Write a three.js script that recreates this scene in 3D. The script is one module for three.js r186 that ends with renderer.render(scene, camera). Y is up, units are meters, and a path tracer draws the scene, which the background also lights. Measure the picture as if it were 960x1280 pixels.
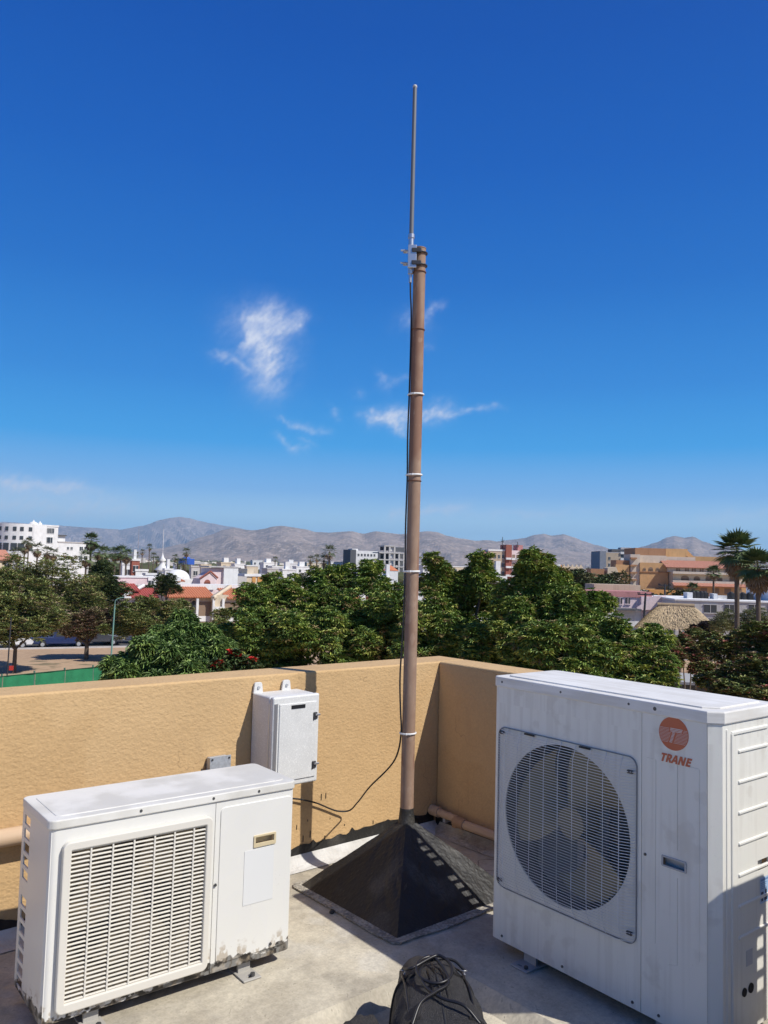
import * as THREE from 'three';
import { RoundedBoxGeometry } from 'three/addons/geometries/RoundedBoxGeometry.js';
import { mergeGeometries, mergeVertices, toCreasedNormals } from 'three/addons/utils/BufferGeometryUtils.js';
import { FontLoader } from 'three/addons/loaders/FontLoader.js';
import { TextGeometry } from 'three/addons/geometries/TextGeometry.js';
import { Brush, Evaluator, SUBTRACTION } from 'three-bvh-csg';

// ---------------------------------------------------------------- camera
const scene = new THREE.Scene();
const EYE = new THREE.Vector3(0, 1.55, 0);
const PITCH = 0.0678, ROLL = 0.026, FOCAL = 1006.6;            // focal length in pixels of a 960 x 1280 picture
const camera = new THREE.PerspectiveCamera(2 * Math.atan(640 / FOCAL) * 180 / Math.PI, 3 / 4, 0.05, 60000);
camera.position.copy(EYE);
{
  const up = new THREE.Vector3(0, Math.cos(PITCH), Math.sin(PITCH));
  camera.up.set(-Math.sin(ROLL), 0, 0).addScaledVector(up, Math.cos(ROLL));
  camera.lookAt(0, EYE.y + Math.sin(PITCH), -Math.cos(PITCH));
}
const FWD = new THREE.Vector3(0, Math.sin(PITCH), -Math.cos(PITCH));
const UPV = new THREE.Vector3(0, Math.cos(PITCH), Math.sin(PITCH));
const CRT = new THREE.Vector3(Math.cos(ROLL), 0, 0).addScaledVector(UPV, Math.sin(ROLL));
const CUP = new THREE.Vector3(-Math.sin(ROLL), 0, 0).addScaledVector(UPV, Math.cos(ROLL));
// a pixel of the photograph -> direction; at(px, py, D) -> the point on it at horizontal distance D
function dirOf(px, py) { return new THREE.Vector3().addScaledVector(FWD, FOCAL).addScaledVector(CRT, px - 480).addScaledVector(CUP, 640 - py).normalize(); }
function at(px, py, D) { const d = dirOf(px, py); return d.multiplyScalar(D / Math.hypot(d.x, d.z)).add(EYE); }

// ---------------------------------------------------------------- small tools
function rng(seed) { let a = seed >>> 0; return () => { a = (a + 0x6D2B79F5) | 0; let t = Math.imul(a ^ (a >>> 15), 1 | a); t = (t + Math.imul(t ^ (t >>> 7), 61 | t)) ^ t; return ((t ^ (t >>> 14)) >>> 0) / 4294967296; }; }
function hash2(x, y, s) { let h = Math.imul(x, 374761393) ^ Math.imul(y, 668265263) ^ Math.imul(s, 974634777); h = Math.imul(h ^ (h >>> 13), 1274126177); return ((h ^ (h >>> 16)) >>> 0) / 4294967296; }
// value noise, periodic when per > 0
const TAB = new Float32Array(65536); { const r = rng(4242); for (let i = 0; i < 65536; i++) TAB[i] = r(); }
function vn(x, y, s = 0, per = 0) {
  let xi = Math.floor(x), yi = Math.floor(y); const fx = x - xi, fy = y - yi, u = fx * fx * (3 - 2 * fx), v = fy * fy * (3 - 2 * fy);
  let x1 = xi + 1, y1 = yi + 1; if (per) { xi = ((xi % per) + per) % per; yi = ((yi % per) + per) % per; x1 = ((x1 % per) + per) % per; y1 = ((y1 % per) + per) % per; }
  const sx = s * 57 + 11, sy = s * 131 + 29, r0 = ((yi + sy) & 255) << 8, r1 = ((y1 + sy) & 255) << 8, c0 = (xi + sx) & 255, c1 = (x1 + sx) & 255;
  const a = TAB[r0 | c0], b = TAB[r0 | c1], c = TAB[r1 | c0], d = TAB[r1 | c1];
  return a + (b - a) * u + (c - a) * v + (a - b - c + d) * u * v;
}
function fbm(x, y, o, s = 0, per = 0) { let r = 0, a = 0.5, t = 0; for (let i = 0; i < o; i++) { r += a * vn(x, y, s + i * 17, per); t += a; a *= 0.5; x *= 2; y *= 2; per *= 2; } return r / t; }
const sst = (a, b, x) => { const t = Math.min(1, Math.max(0, (x - a) / (b - a))); return t * t * (3 - 2 * t); };
const mix = (a, b, t) => a + (b - a) * t;
const toS = x => x <= 0.0031308 ? x * 12.92 : 1.055 * Math.pow(x, 1 / 2.4) - 0.055;
// ---------------------------------------------------------------- sky: air and high thin cloud, by azimuth and elevation in degrees
{
  const NX = 4096, NY = 2048, data = new Float32Array(NX * NY * 4);
  const stops = [[-90, 0.40, 0.45, 0.50], [0, 0.60, 0.90, 1.10], [3.35, 0.49, 0.78, 1.03], [5.2, 0.247, 0.536, 0.936], [8.45, 0.05, 0.38, 0.865], [12.7, 0.027, 0.255, 0.731], [19.5, 0.009, 0.156, 0.585], [26.8, 0.003, 0.108, 0.501], [34.6, 0.0012, 0.080, 0.427], [50, 0.0015, 0.055, 0.30], [90, 0.003, 0.040, 0.20]];
  const lin = s => s, S0 = [0.5978, 0.7586, 0.2587];
  // wisps: [opacity, width across in degrees, points along ...]
  const W = [
    [0.85, 1.4, [-10.4, 16.0], [-9.2, 15.6], [-8.6, 14.4], [-8.5, 13.0]], [0.7, 1.0, [-10.7, 16.6], [-8.9, 16.9], [-7.4, 16.6]], [0.65, 0.38, [-9.0, 16.0], [-7.4, 16.5], [-5.9, 17.2]],
    [0.35, 0.3, [-12.5, 14.3], [-11.2, 14.1], [-9.7, 13.4]], [0.3, 0.8, [-9.9, 14.6], [-9.0, 13.2], [-8.4, 12.1]], [0.22, 0.7, [-9, 17.9], [-7.6, 17.2]],
    [0.8, 0.48, [-1.5, 10.6], [0.2, 10.5], [1.3, 9.9]], [0.7, 0.55, [0.0, 10.8], [2.4, 10.7], [4.4, 11.2]], [0.34, 0.22, [3.6, 10.9], [5.8, 11.1], [8.2, 11.5]], [0.3, 0.25, [0.6, 9.9], [1.5, 9.2]],
    [0.24, 0.6, [0.7, 17.3], [1.6, 17.2], [2.8, 17.1]], [0.3, 0.28, [2.7, 17.4], [3.3, 18.3], [3.8, 18.2]], [0.16, 0.3, [2.0, 15.9], [2.9, 15.6]],
    [0.28, 0.35, [-0.5, 13.7], [-0.25, 12.6]], [0.16, 0.22, [0.0, 13.1], [1.6, 13.6]], [0.18, 0.3, [-2.5, 12.4], [-1.8, 12.2]], [0.26, 0.3, [-4.1, 11.1], [-3.6, 10.4]],
    [0.34, 0.2, [-7.7, 10.45], [-6.7, 9.9], [-5.4, 9.4]], [0.28, 0.3, [-6.3, 9.9], [-5.2, 9.4], [-4.1, 9.2]], [0.36, 0.3, [-7.9, 9.0], [-7.0, 8.5], [-5.9, 8.2]], [0.2, 0.16, [-6.2, 9.0], [-5.2, 8.4]],
    [0.75, 0.5, [-30, 4.7], [-24, 4.6], [-20.6, 4.75]], [0.2, 0.3, [-22, 4.7], [-17.6, 4.3]], [0.5, 0.9, [-32, 3.3], [-24, 3.3], [-17.2, 3.5]], [0.4, 0.4, [0.2, 3.5], [3, 4.0], [6.2, 4.6]], [0.14, 0.28, [2.5, 3.9], [10, 3.9], [16, 4.5]], [0.14, 0.2, [8, 4.1], [13, 3.8]], [0.2, 0.5, [21, 3.6], [27, 4.2], [32, 4.6]],
  ];
  const box = W.map(w => { let x0 = 1e9, x1 = -1e9, y0 = 1e9, y1 = -1e9; for (const p of w.slice(2)) { x0 = Math.min(x0, p[0]); x1 = Math.max(x1, p[0]); y0 = Math.min(y0, p[1]); y1 = Math.max(y1, p[1]); } const m = w[1] * 4.5; return [x0 - m, x1 + m, y0 - m, y1 + m]; });
  const CP = new Float64Array(NX), SP = new Float64Array(NX), AZ = new Float64Array(NX);
  for (let i = 0; i < NX; i++) { const ph = ((i + 0.5) / NX - 0.5) * 2 * Math.PI; CP[i] = Math.cos(ph); SP[i] = Math.sin(ph); AZ[i] = Math.atan2(CP[i], -SP[i]) * 180 / Math.PI; }   // ph = atan2(z, x)
  for (let j = 0; j < NY; j++) {
    const el = ((j + 0.5) / NY - 0.5) * 180, ce = Math.cos(el * Math.PI / 180), se = Math.sin(el * Math.PI / 180);
    let k = 0; while (k < stops.length - 2 && el > stops[k + 1][0]) k++;
    const A = stops[k], B = stops[k + 1], t = Math.min(1, Math.max(0, (el - A[0]) / (B[0] - A[0])));
    const r0 = lin(mix(A[1], B[1], t)), g0 = lin(mix(A[2], B[2], t)), b0 = lin(mix(A[3], B[3], t));
    for (let i = 0; i < NX; i++) {
      const az = AZ[i];
      let c = 0;
      if (el > 0 && el < 22 && az > -40 && az < 40) {
        // combed, fibrous edges: the lookup is bent by noise before the distance is taken
        const wx = az + (fbm(az * 0.9, el * 0.9, 3, 5) - 0.5) * 1.1 + (fbm(az * 3 + el * 2, el * 6 - az * 3, 4, 9) - 0.5) * 0.4, wy = el + (fbm(az * 0.9, el * 0.9, 3, 31) - 0.5) * 0.9 + (fbm(az * 3 + el * 2, el * 6 - az * 3, 4, 41) - 0.5) * 0.34;
        for (let n = 0; n < W.length; n++) {
          const b = box[n]; if (wx < b[0] || wx > b[1] || wy < b[2] || wy > b[3]) continue;
          const w = W[n]; let best = 1e9, along = 0;
          for (let q = 2; q < w.length - 1; q++) {
            const ax = w[q][0], ay = w[q][1], dx = w[q + 1][0] - ax, dy = w[q + 1][1] - ay;
            const tt = Math.min(1, Math.max(0, ((wx - ax) * dx + (wy - ay) * dy) / (dx * dx + dy * dy)));
            const d = Math.hypot(wx - ax - dx * tt, wy - ay - dy * tt); if (d < best) { best = d; along = (q - 2 + tt) / (w.length - 3); }
          }
          const g = Math.exp(-Math.pow(best / w[1], 1.5) * 1.25);
          if (g < 0.006) continue;
          const s1 = az * 0.75 + el * 0.66, s2 = -az * 0.66 + el * 0.75;
          const fib = 0.62 * fbm(s1 * 1.3 + 3, s2 * 4.2, 4, 60 + (n % 5)) + 0.38 * fbm(s1 * 5, s2 * 14, 3, 77);
          const ends = sst(0, 0.12, along + 0.04) * (1 - 0.5 * sst(0.8, 1, along));
          c = 1 - (1 - c) * (1 - Math.min(0.95, w[0] * g * ends * (0.28 + 0.72 * sst(0.22, 0.80, fib)) * 1.22));
        }
      }
      // the air brightens and whitens towards the sun
      const dot = CP[i] * ce * S0[0] + se * S0[1] + SP[i] * ce * S0[2], au = el > 0 && dot > -0.2 ? 1.7 * Math.exp(-Math.acos(Math.min(1, dot)) * 180 / Math.PI / 10.5) : 0;
      const o = (j * NX + i) * 4;
      data[o] = mix(r0, 0.74, c) + au; data[o + 1] = mix(g0, 0.79, c) + au * 0.96; data[o + 2] = mix(b0, 0.92, c) + au * 0.86; data[o + 3] = 1;
    }
  }
  const t = new THREE.DataTexture(data, NX, NY, THREE.RGBAFormat, THREE.FloatType);
  t.mapping = THREE.EquirectangularReflectionMapping; t.magFilter = t.minFilter = THREE.LinearFilter; t.wrapS = THREE.RepeatWrapping; t.needsUpdate = true;
  scene.background = t; scene.environment = t; scene.backgroundIntensity = 1; scene.environmentIntensity = 1;
}
// ---------------------------------------------------------------- sun, behind the viewer's right shoulder, 49 degrees up
const SUN = new THREE.Vector3(0.788, 1.0, 0.341).normalize();
const sun = new THREE.DirectionalLight(new THREE.Color().setRGB(1, 0.962, 0.895), 5);
sun.position.copy(SUN).multiplyScalar(60); sun.target.position.set(0, 0, -4);
sun.castShadow = true; sun.shadow.mapSize.set(4096, 4096); sun.shadow.radius = 1;
Object.assign(sun.shadow.camera, { left: -40, right: 40, top: 40, bottom: -40, near: 1, far: 200 });
scene.add(sun, sun.target);
const renderer = new THREE.WebGLRenderer({ antialias: true });
renderer.toneMapping = THREE.LinearToneMapping; renderer.toneMappingExposure = 1;
renderer.outputColorSpace = THREE.SRGBColorSpace; renderer.shadowMap.enabled = true;

// ---------------------------------------------------------------- builders
const taken = new Map();
function numbered(n) { const k = taken.get(n) || 0; taken.set(n, k + 1); return k ? `${n}_${String(k).padStart(3, '0')}` : n; }
function tag(o, label, category, group) { o.userData.label = label; o.userData.category = category; if (group) o.userData.group = group; return o; }
function thing(name, label, category, pos = [0, 0, 0], turn = 0, group) { const g = new THREE.Group(); g.name = numbered(name); g.position.set(...pos); g.rotation.y = turn; scene.add(g); return tag(g, label, category, group); }
function mesh(name, geo, mat, parent = scene) { const m = new THREE.Mesh(Array.isArray(geo) ? merge(geo) : geo, mat); m.name = parent === scene ? numbered(name) : name; m.castShadow = m.receiveShadow = true; parent.add(m); return m; }
function structure(name, geo, mat) { const m = mesh(name, geo, mat); m.userData.kind = 'structure'; return m; }
function copyOf(root, pos, turn, label, group) { const r = root.clone(); r.name = numbered(root.name.replace(/_\d{3}$/, '')); r.userData = { ...root.userData }; r.position.set(...pos); r.rotation.y = turn; if (label) r.userData.label = label; if (group) r.userData.group = group; scene.add(r); return r; }
function merge(list) {
  const keep = ['position', 'normal', 'uv', 'color'].filter(k => list.every(g => g.attributes[k]));
  const l = list.map(g0 => { const g = g0.index ? g0.toNonIndexed() : g0; for (const k of Object.keys(g.attributes)) if (!keep.includes(k)) g.deleteAttribute(k); return g; });
  return l.length === 1 ? l[0] : mergeGeometries(l);
}
// uv in metres, from the face's own direction
function metreUV(geo, s = 1, ox = 0, oy = 0) {
  const g = geo.index ? geo.toNonIndexed() : geo, p = g.attributes.position, n = p.count, uv = new Float32Array(n * 2);
  const a = new THREE.Vector3(), b = new THREE.Vector3(), c = new THREE.Vector3(), N = new THREE.Vector3();
  for (let i = 0; i < n; i += 3) {
    a.fromBufferAttribute(p, i); b.fromBufferAttribute(p, i + 1); c.fromBufferAttribute(p, i + 2);
    N.subVectors(b, a).cross(c.clone().sub(a)); const x = Math.abs(N.x), y = Math.abs(N.y), z = Math.abs(N.z);
    for (let k = 0; k < 3; k++) { const v = [a, b, c][k]; const [U, V] = y >= x && y >= z ? [v.x, v.z] : x >= z ? [v.z, v.y] : [v.x, v.y]; uv[(i + k) * 2] = (U + ox) / s; uv[(i + k) * 2 + 1] = (V + oy) / s; }
  }
  g.setAttribute('uv', new THREE.BufferAttribute(uv, 2)); return g;
}
const bx = (w, h, d, x = 0, y = 0, z = 0) => new THREE.BoxGeometry(w, h, d).translate(x, y, z);
const rbx = (w, h, d, r, x = 0, y = 0, z = 0, seg = 2) => new RoundedBoxGeometry(w, h, d, seg, r).translate(x, y, z);
const cyl = (r0, r1, h, n = 16, open = false) => new THREE.CylinderGeometry(r1, r0, h, n, 1, open);   // r0 bottom, r1 top
function rod(p, q, r, n = 8, r2 = r) { const a = new THREE.Vector3(...p), b = new THREE.Vector3(...q), d = b.clone().sub(a), g = new THREE.CylinderGeometry(r2, r, d.length(), n, 1); g.applyQuaternion(new THREE.Quaternion().setFromUnitVectors(new THREE.Vector3(0, 1, 0), d.clone().normalize())); return g.translate((a.x + b.x) / 2, (a.y + b.y) / 2, (a.z + b.z) / 2); }
const tube = (pts, r, seg = 40, n = 8, closed = false) => new THREE.TubeGeometry(new THREE.CatmullRomCurve3(pts.map(p => new THREE.Vector3(...p)), closed), seg, r, n, closed);
const evaluator = new Evaluator(); evaluator.useGroups = false; evaluator.attributes = ['position', 'normal', 'uv'];
function cut(geo, cutters) { let a = new Brush(geo); a.updateMatrixWorld(); for (const c of cutters) { const b = new Brush(c); b.updateMatrixWorld(); a = evaluator.evaluate(a, b, SUBTRACTION); } return a.geometry; }
function roundRect(x0, y0, x1, y1, r, path = new THREE.Shape()) { path.moveTo(x0 + r, y0); path.lineTo(x1 - r, y0); path.absarc(x1 - r, y0 + r, r, -Math.PI / 2, 0); path.lineTo(x1, y1 - r); path.absarc(x1 - r, y1 - r, r, 0, Math.PI / 2); path.lineTo(x0 + r, y1); path.absarc(x0 + r, y1 - r, r, Math.PI / 2, Math.PI); path.lineTo(x0, y0 + r); path.absarc(x0 + r, y0 + r, r, Math.PI, 1.5 * Math.PI); return path; }
const extrude = (shape, depth, bevel = 0, cs = 6) => new THREE.ExtrudeGeometry(shape, { depth, bevelEnabled: bevel > 0, bevelSize: bevel, bevelThickness: bevel, bevelSegments: 2, curveSegments: cs });
// textures
function tex(n, m, fn, srgb = true) {          // fn(x, y) in 0..1 -> [r, g, b] linear albedo, or a number for relief and roughness
  const d = new Uint8Array(n * m * 4);
  for (let j = 0; j < m; j++) for (let i = 0; i < n; i++) { const v = fn((i + 0.5) / n, (j + 0.5) / m), o = (j * n + i) * 4; for (let c = 0; c < 3; c++) { const q = Array.isArray(v) ? v[c] : v; d[o + c] = Math.max(0, Math.min(255, Math.round(255 * (srgb ? toS(q) : q)))); } d[o + 3] = 255; }
  const t = new THREE.DataTexture(d, n, m); t.wrapS = t.wrapT = THREE.RepeatWrapping; t.magFilter = THREE.LinearFilter; t.minFilter = THREE.LinearMipmapLinearFilter; t.generateMipmaps = true; if (srgb) t.colorSpace = THREE.SRGBColorSpace; t.needsUpdate = true; return t;
}
const rgb = (r, g, b) => new THREE.Color().setRGB(r, g, b);
const mat = (r, g, b, rough = 0.8, extra = {}) => new THREE.MeshStandardMaterial({ color: rgb(r, g, b), roughness: rough, ...extra });
const lerp3 = (a, b, t) => [mix(a[0], b[0], t), mix(a[1], b[1], t), mix(a[2], b[2], t)];
const WHITE = { color: 0xffffff };

// ================================================================ THE ROOF
// u runs along the left parapet away from the corner, v along the right parapet; h is the height above the roof
const CX = 0.3659, CZ = -5.0445, TH = 0.7042;
const W = (u, v, h = 0) => [CX - Math.cos(TH) * u + Math.sin(TH) * v, h, CZ + Math.sin(TH) * u + Math.cos(TH) * v];
const TURN_L = TH, TURN_R = TH - Math.PI / 2;      // local x along the wall to the right, local z out of the wall
const WALL_H = 0.986, FACE = 0.08, BACK = -0.15, GROUND_Y = -7.0;

// materials of the roof
const stuccoMap = tex(1024, 1024, (x, y) => {
  const b = fbm(x * 6, y * 6, 4, 3, 6), f = vn(x * 300, y * 300, 8, 300), s = fbm(x * 24, y * 24, 3, 12, 24);
  let c = lerp3([0.475, 0.305, 0.14], [0.60, 0.40, 0.195], b * 0.7 + 0.3 * s);
  c = c.map(q => q * (0.93 + 0.14 * f));
  const drip = sst(0.70, 0.80, fbm(x * 70, y * 9, 2, 90) * 0.4 + fbm(x * 11, y * 3, 3, 33) * 0.6); c = lerp3(c, [0.40, 0.26, 0.13], drip * 0.35);
  const patch = sst(0.56, 0.60, fbm(x * 3 + 4, y * 3, 4, 37, 3)); c = lerp3(c, [0.62, 0.43, 0.225], 0.28 * patch);
  const crack = Math.abs(fbm(x * 5, y * 5, 5, 39, 5) - 0.5); return lerp3(c, [0.27, 0.17, 0.085], 0.6 * (1 - sst(0.0008, 0.0022, crack)) * sst(0.56, 0.66, vn(x * 4, y * 4, 40, 4)));
});
const stuccoBump = tex(1024, 1024, (x, y) => { const a = fbm(x * 130, y * 210, 3, 21, 130) , b = vn(x * 260, y * 400, 23, 260); return 0.65 * sst(0.25, 0.8, a) + 0.35 * b; }, false);
const stucco = new THREE.MeshStandardMaterial({ ...WHITE, map: stuccoMap, bumpMap: stuccoBump, bumpScale: 0.0016, roughness: 0.92 });
const floorMap = tex(1024, 1024, (x, y) => {          // one tile is 3 m
  const b = fbm(x * 5, y * 5, 5, 51, 5), m = fbm(x * 18, y * 18, 4, 57, 18), f = vn(x * 700, y * 700, 58, 700), g = vn(x * 240, y * 240, 59, 240);
  let c = lerp3([0.37, 0.325, 0.245], [0.57, 0.515, 0.40], sst(0.25, 0.75, 0.55 * b + 0.45 * m));
  c = lerp3(c, [0.27, 0.24, 0.19], 0.5 * sst(0.58, 0.70, fbm(x * 9 + 3, y * 9, 4, 71, 9)));                 // water stains
  c = lerp3(c, [0.56, 0.53, 0.46], 0.45 * sst(0.62, 0.72, fbm(x * 12, y * 12 + 5, 4, 83, 12)));             // lime bloom
  const crack = Math.abs(fbm(x * 4, y * 4, 5, 91, 4) - 0.5); c = lerp3(c, [0.12, 0.10, 0.085], 0.75 * (1 - sst(0.0012, 0.0032, crack)) * sst(0.5, 0.6, vn(x * 3, y * 3, 95, 3)));
  c = c.map(q => q * (0.80 + 0.24 * f + 0.18 * g)); if (f > 0.965 && b > 0.5) c = c.map(q => q * 0.45); if (g > 0.94) c = c.map(q => q * 0.68); return c;
});
const floorBump = tex(512, 512, (x, y) => 0.6 * fbm(x * 60, y * 60, 4, 61, 60) + 0.4 * fbm(x * 7, y * 7, 3, 62, 7), false);
const concrete = new THREE.MeshStandardMaterial({ ...WHITE, map: floorMap, bumpMap: floorBump, bumpScale: 0.012, roughness: 0.93 });
const limeMap = tex(512, 512, (x, y) => lerp3([0.42, 0.40, 0.36], [0.66, 0.65, 0.62], fbm(x * 14, y * 14, 4, 64, 14)));
const limeCoat = new THREE.MeshStandardMaterial({ ...WHITE, map: limeMap, bumpMap: floorBump, bumpScale: 0.01, roughness: 0.95 });
const tarMap = tex(512, 512, (x, y) => { const a = fbm(x * 22, y * 22, 4, 66, 22), b = vn(x * 260, y * 260, 67, 260), c = fbm(x * 7, y * 7, 4, 68, 7); const v = 0.006 + 0.012 * a * b; return lerp3([v * 1.1, v, v * 0.9], [0.085, 0.078, 0.066], 0.5 * sst(0.55, 0.74, c) * (0.45 + b)); });
const tarBump = tex(512, 512, (x, y) => 0.45 * fbm(x * 90, y * 90, 3, 69, 90) + 0.3 * fbm(x * 14, y * 14, 4, 70, 14) + 0.25 * Math.abs(fbm(x * 9, y * 9, 4, 74, 9) - 0.5) * 4, false);
const tar = new THREE.MeshPhysicalMaterial({ ...WHITE, map: tarMap, bumpMap: tarBump, bumpScale: 0.008, roughness: 0.58, ior: 1.55 });

// --- floor: a raised plinth along both parapets (height 0) and a sunken middle 5 cm lower, with a sloping edge between
const STEP = 0.05, SU = 1.2, SV = 1.27, FAR = 6.4;
{
  const q = (pts, nu = 1) => { const g = new THREE.BufferGeometry(); const P = []; for (const [a, b, c] of pts) P.push(...a, ...b, ...c); g.setAttribute('position', new THREE.Float32BufferAttribute(P, 3)); g.computeVertexNormals(); return metreUV(g, 3); };
  const quad = (a, b, c, d) => [[a, b, c], [a, c, d]];
  const tri = (list) => q(list.flat());
  const p = (u, v, h) => W(u, v, h);
  structure('roof_floor', tri([
    quad(p(BACK, BACK, 0), p(BACK, SV, 0), p(FAR, SV, 0), p(FAR, BACK, 0)),
    quad(p(BACK, SV, 0), p(BACK, FAR, 0), p(SU, FAR, 0), p(SU, SV, 0)),
    quad(p(SU + 0.06, SV + 0.06, -STEP), p(SU + 0.06, FAR, -STEP), p(FAR, FAR, -STEP), p(FAR, SV + 0.06, -STEP)),
    quad(p(SU, SV, 0), p(SU + 0.06, SV + 0.06, -STEP), p(FAR, SV + 0.06, -STEP), p(FAR, SV, 0)),
    quad(p(SU, SV, 0), p(SU, FAR, 0), p(SU + 0.06, FAR, -STEP), p(SU + 0.06, SV + 0.06, -STEP)),
  ]), concrete);
  // the storeys underneath carry the roof
  const c = W((BACK + FAR) / 2, (BACK + FAR) / 2, (GROUND_Y - 0.12) / 2 - 0.06);
  const b = mesh('apartment_block', metreUV(bx(FAR - BACK - 0.04, -GROUND_Y - 0.12, FAR - BACK - 0.04)), stucco); b.position.set(...c); b.rotation.y = TURN_L;
  tag(b, 'tan stucco block under the roof terrace', 'building');
}
// --- parapets
const wallGroup = (name, label, turn) => thing(name, label, 'wall', W(0, 0, 0), turn);
const tarStrip = (len, seed, hi) => {           // ragged upper edge of the bitumen painted on the foot of the wall
  const s = new THREE.Shape(); s.moveTo(0, 0); s.lineTo(len, 0); const n = Math.round(len / 0.02); const r = rng(seed);
  for (let i = n; i >= 0; i--) { const x = i * len / n; s.lineTo(x, hi + 0.05 * (fbm(x * 3, seed, 3, seed) - 0.5) + 0.035 * (vn(x * 22, 0.5, seed + 4) - 0.5) + (r() > 0.94 ? 0.03 * r() : 0)); }
  return extrude(s, 0.004);
};
const cove = (len) => { const s = new THREE.Shape(); s.moveTo(0, 0); s.lineTo(0.10, 0); s.quadraticCurveTo(0.02, 0.006, 0, 0.045); s.closePath(); return extrude(s, len); };
{
  const L = wallGroup('parapet_wall', 'tan stucco parapet with the grey-white electrical box mounted on it', TURN_L);
  // local x = -u, local z = v
  mesh('wall', metreUV(rbx(FAR - BACK, WALL_H + 0.1, FACE - BACK, 0.012, -(FAR + BACK) / 2, (WALL_H - 0.1) / 2, (FACE + BACK) / 2), 2), stucco, L);
  mesh('tar_coating', metreUV(tarStrip(FAR - 0.1, 7, 0.085).translate(-FAR, 0.004, FACE)), tar, L);
  mesh('fillet', metreUV(cove(FAR - 0.12).rotateY(-Math.PI / 2).translate(-0.09, 0.004, FACE + 0.0045)), limeCoat, L);
  const dr = rng(31), drip = (u, h, l, w) => mesh('tar_drip', bx(w, l, 0.003, -u, h - l / 2, FACE + 0.001), tar, L);
  drip(0.935, 0.335, 0.032, 0.004); drip(0.905, 0.335, 0.028, 0.004); for (let i = 0; i < 13; i++) drip(0.2 + dr() * 1.0, 0.10 + dr() * dr() * 0.16, 0.006 + dr() * dr() * 0.04, 0.002 + dr() * 0.003);
  const R = wallGroup('parapet_wall', 'tan stucco parapet in shade behind the tall condenser with orange logo', TURN_R);
  // local x = v, local z = u
  mesh('wall', metreUV(rbx(FAR - FACE, WALL_H + 0.1, FACE - BACK, 0.012, (FAR + FACE) / 2, (WALL_H - 0.1) / 2, (FACE + BACK) / 2), 2), stucco, R);
  mesh('tar_coating', metreUV(tarStrip(FAR - 0.1, 19, 0.10).translate(FACE + 0.005, 0.004, FACE)), tar, R);
  mesh('fillet', metreUV(cove(FAR - 0.12).rotateY(-Math.PI / 2).scale(1, 1, 1).translate(FAR, 0.004, FACE + 0.0045)), concrete, R);
  // the two walls that close the terrace behind the viewer
  const wb = tag(mesh('parapet_wall', metreUV(bx(FAR - BACK, 1.09, 0.2, -(FAR + BACK) / 2, 0.445, FAR + 0.11)), stucco), 'tan stucco parapet closing the terrace opposite the electrical box', 'wall'); wb.position.set(...W(0, 0, 0)); wb.rotation.y = TURN_L;
}
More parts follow.
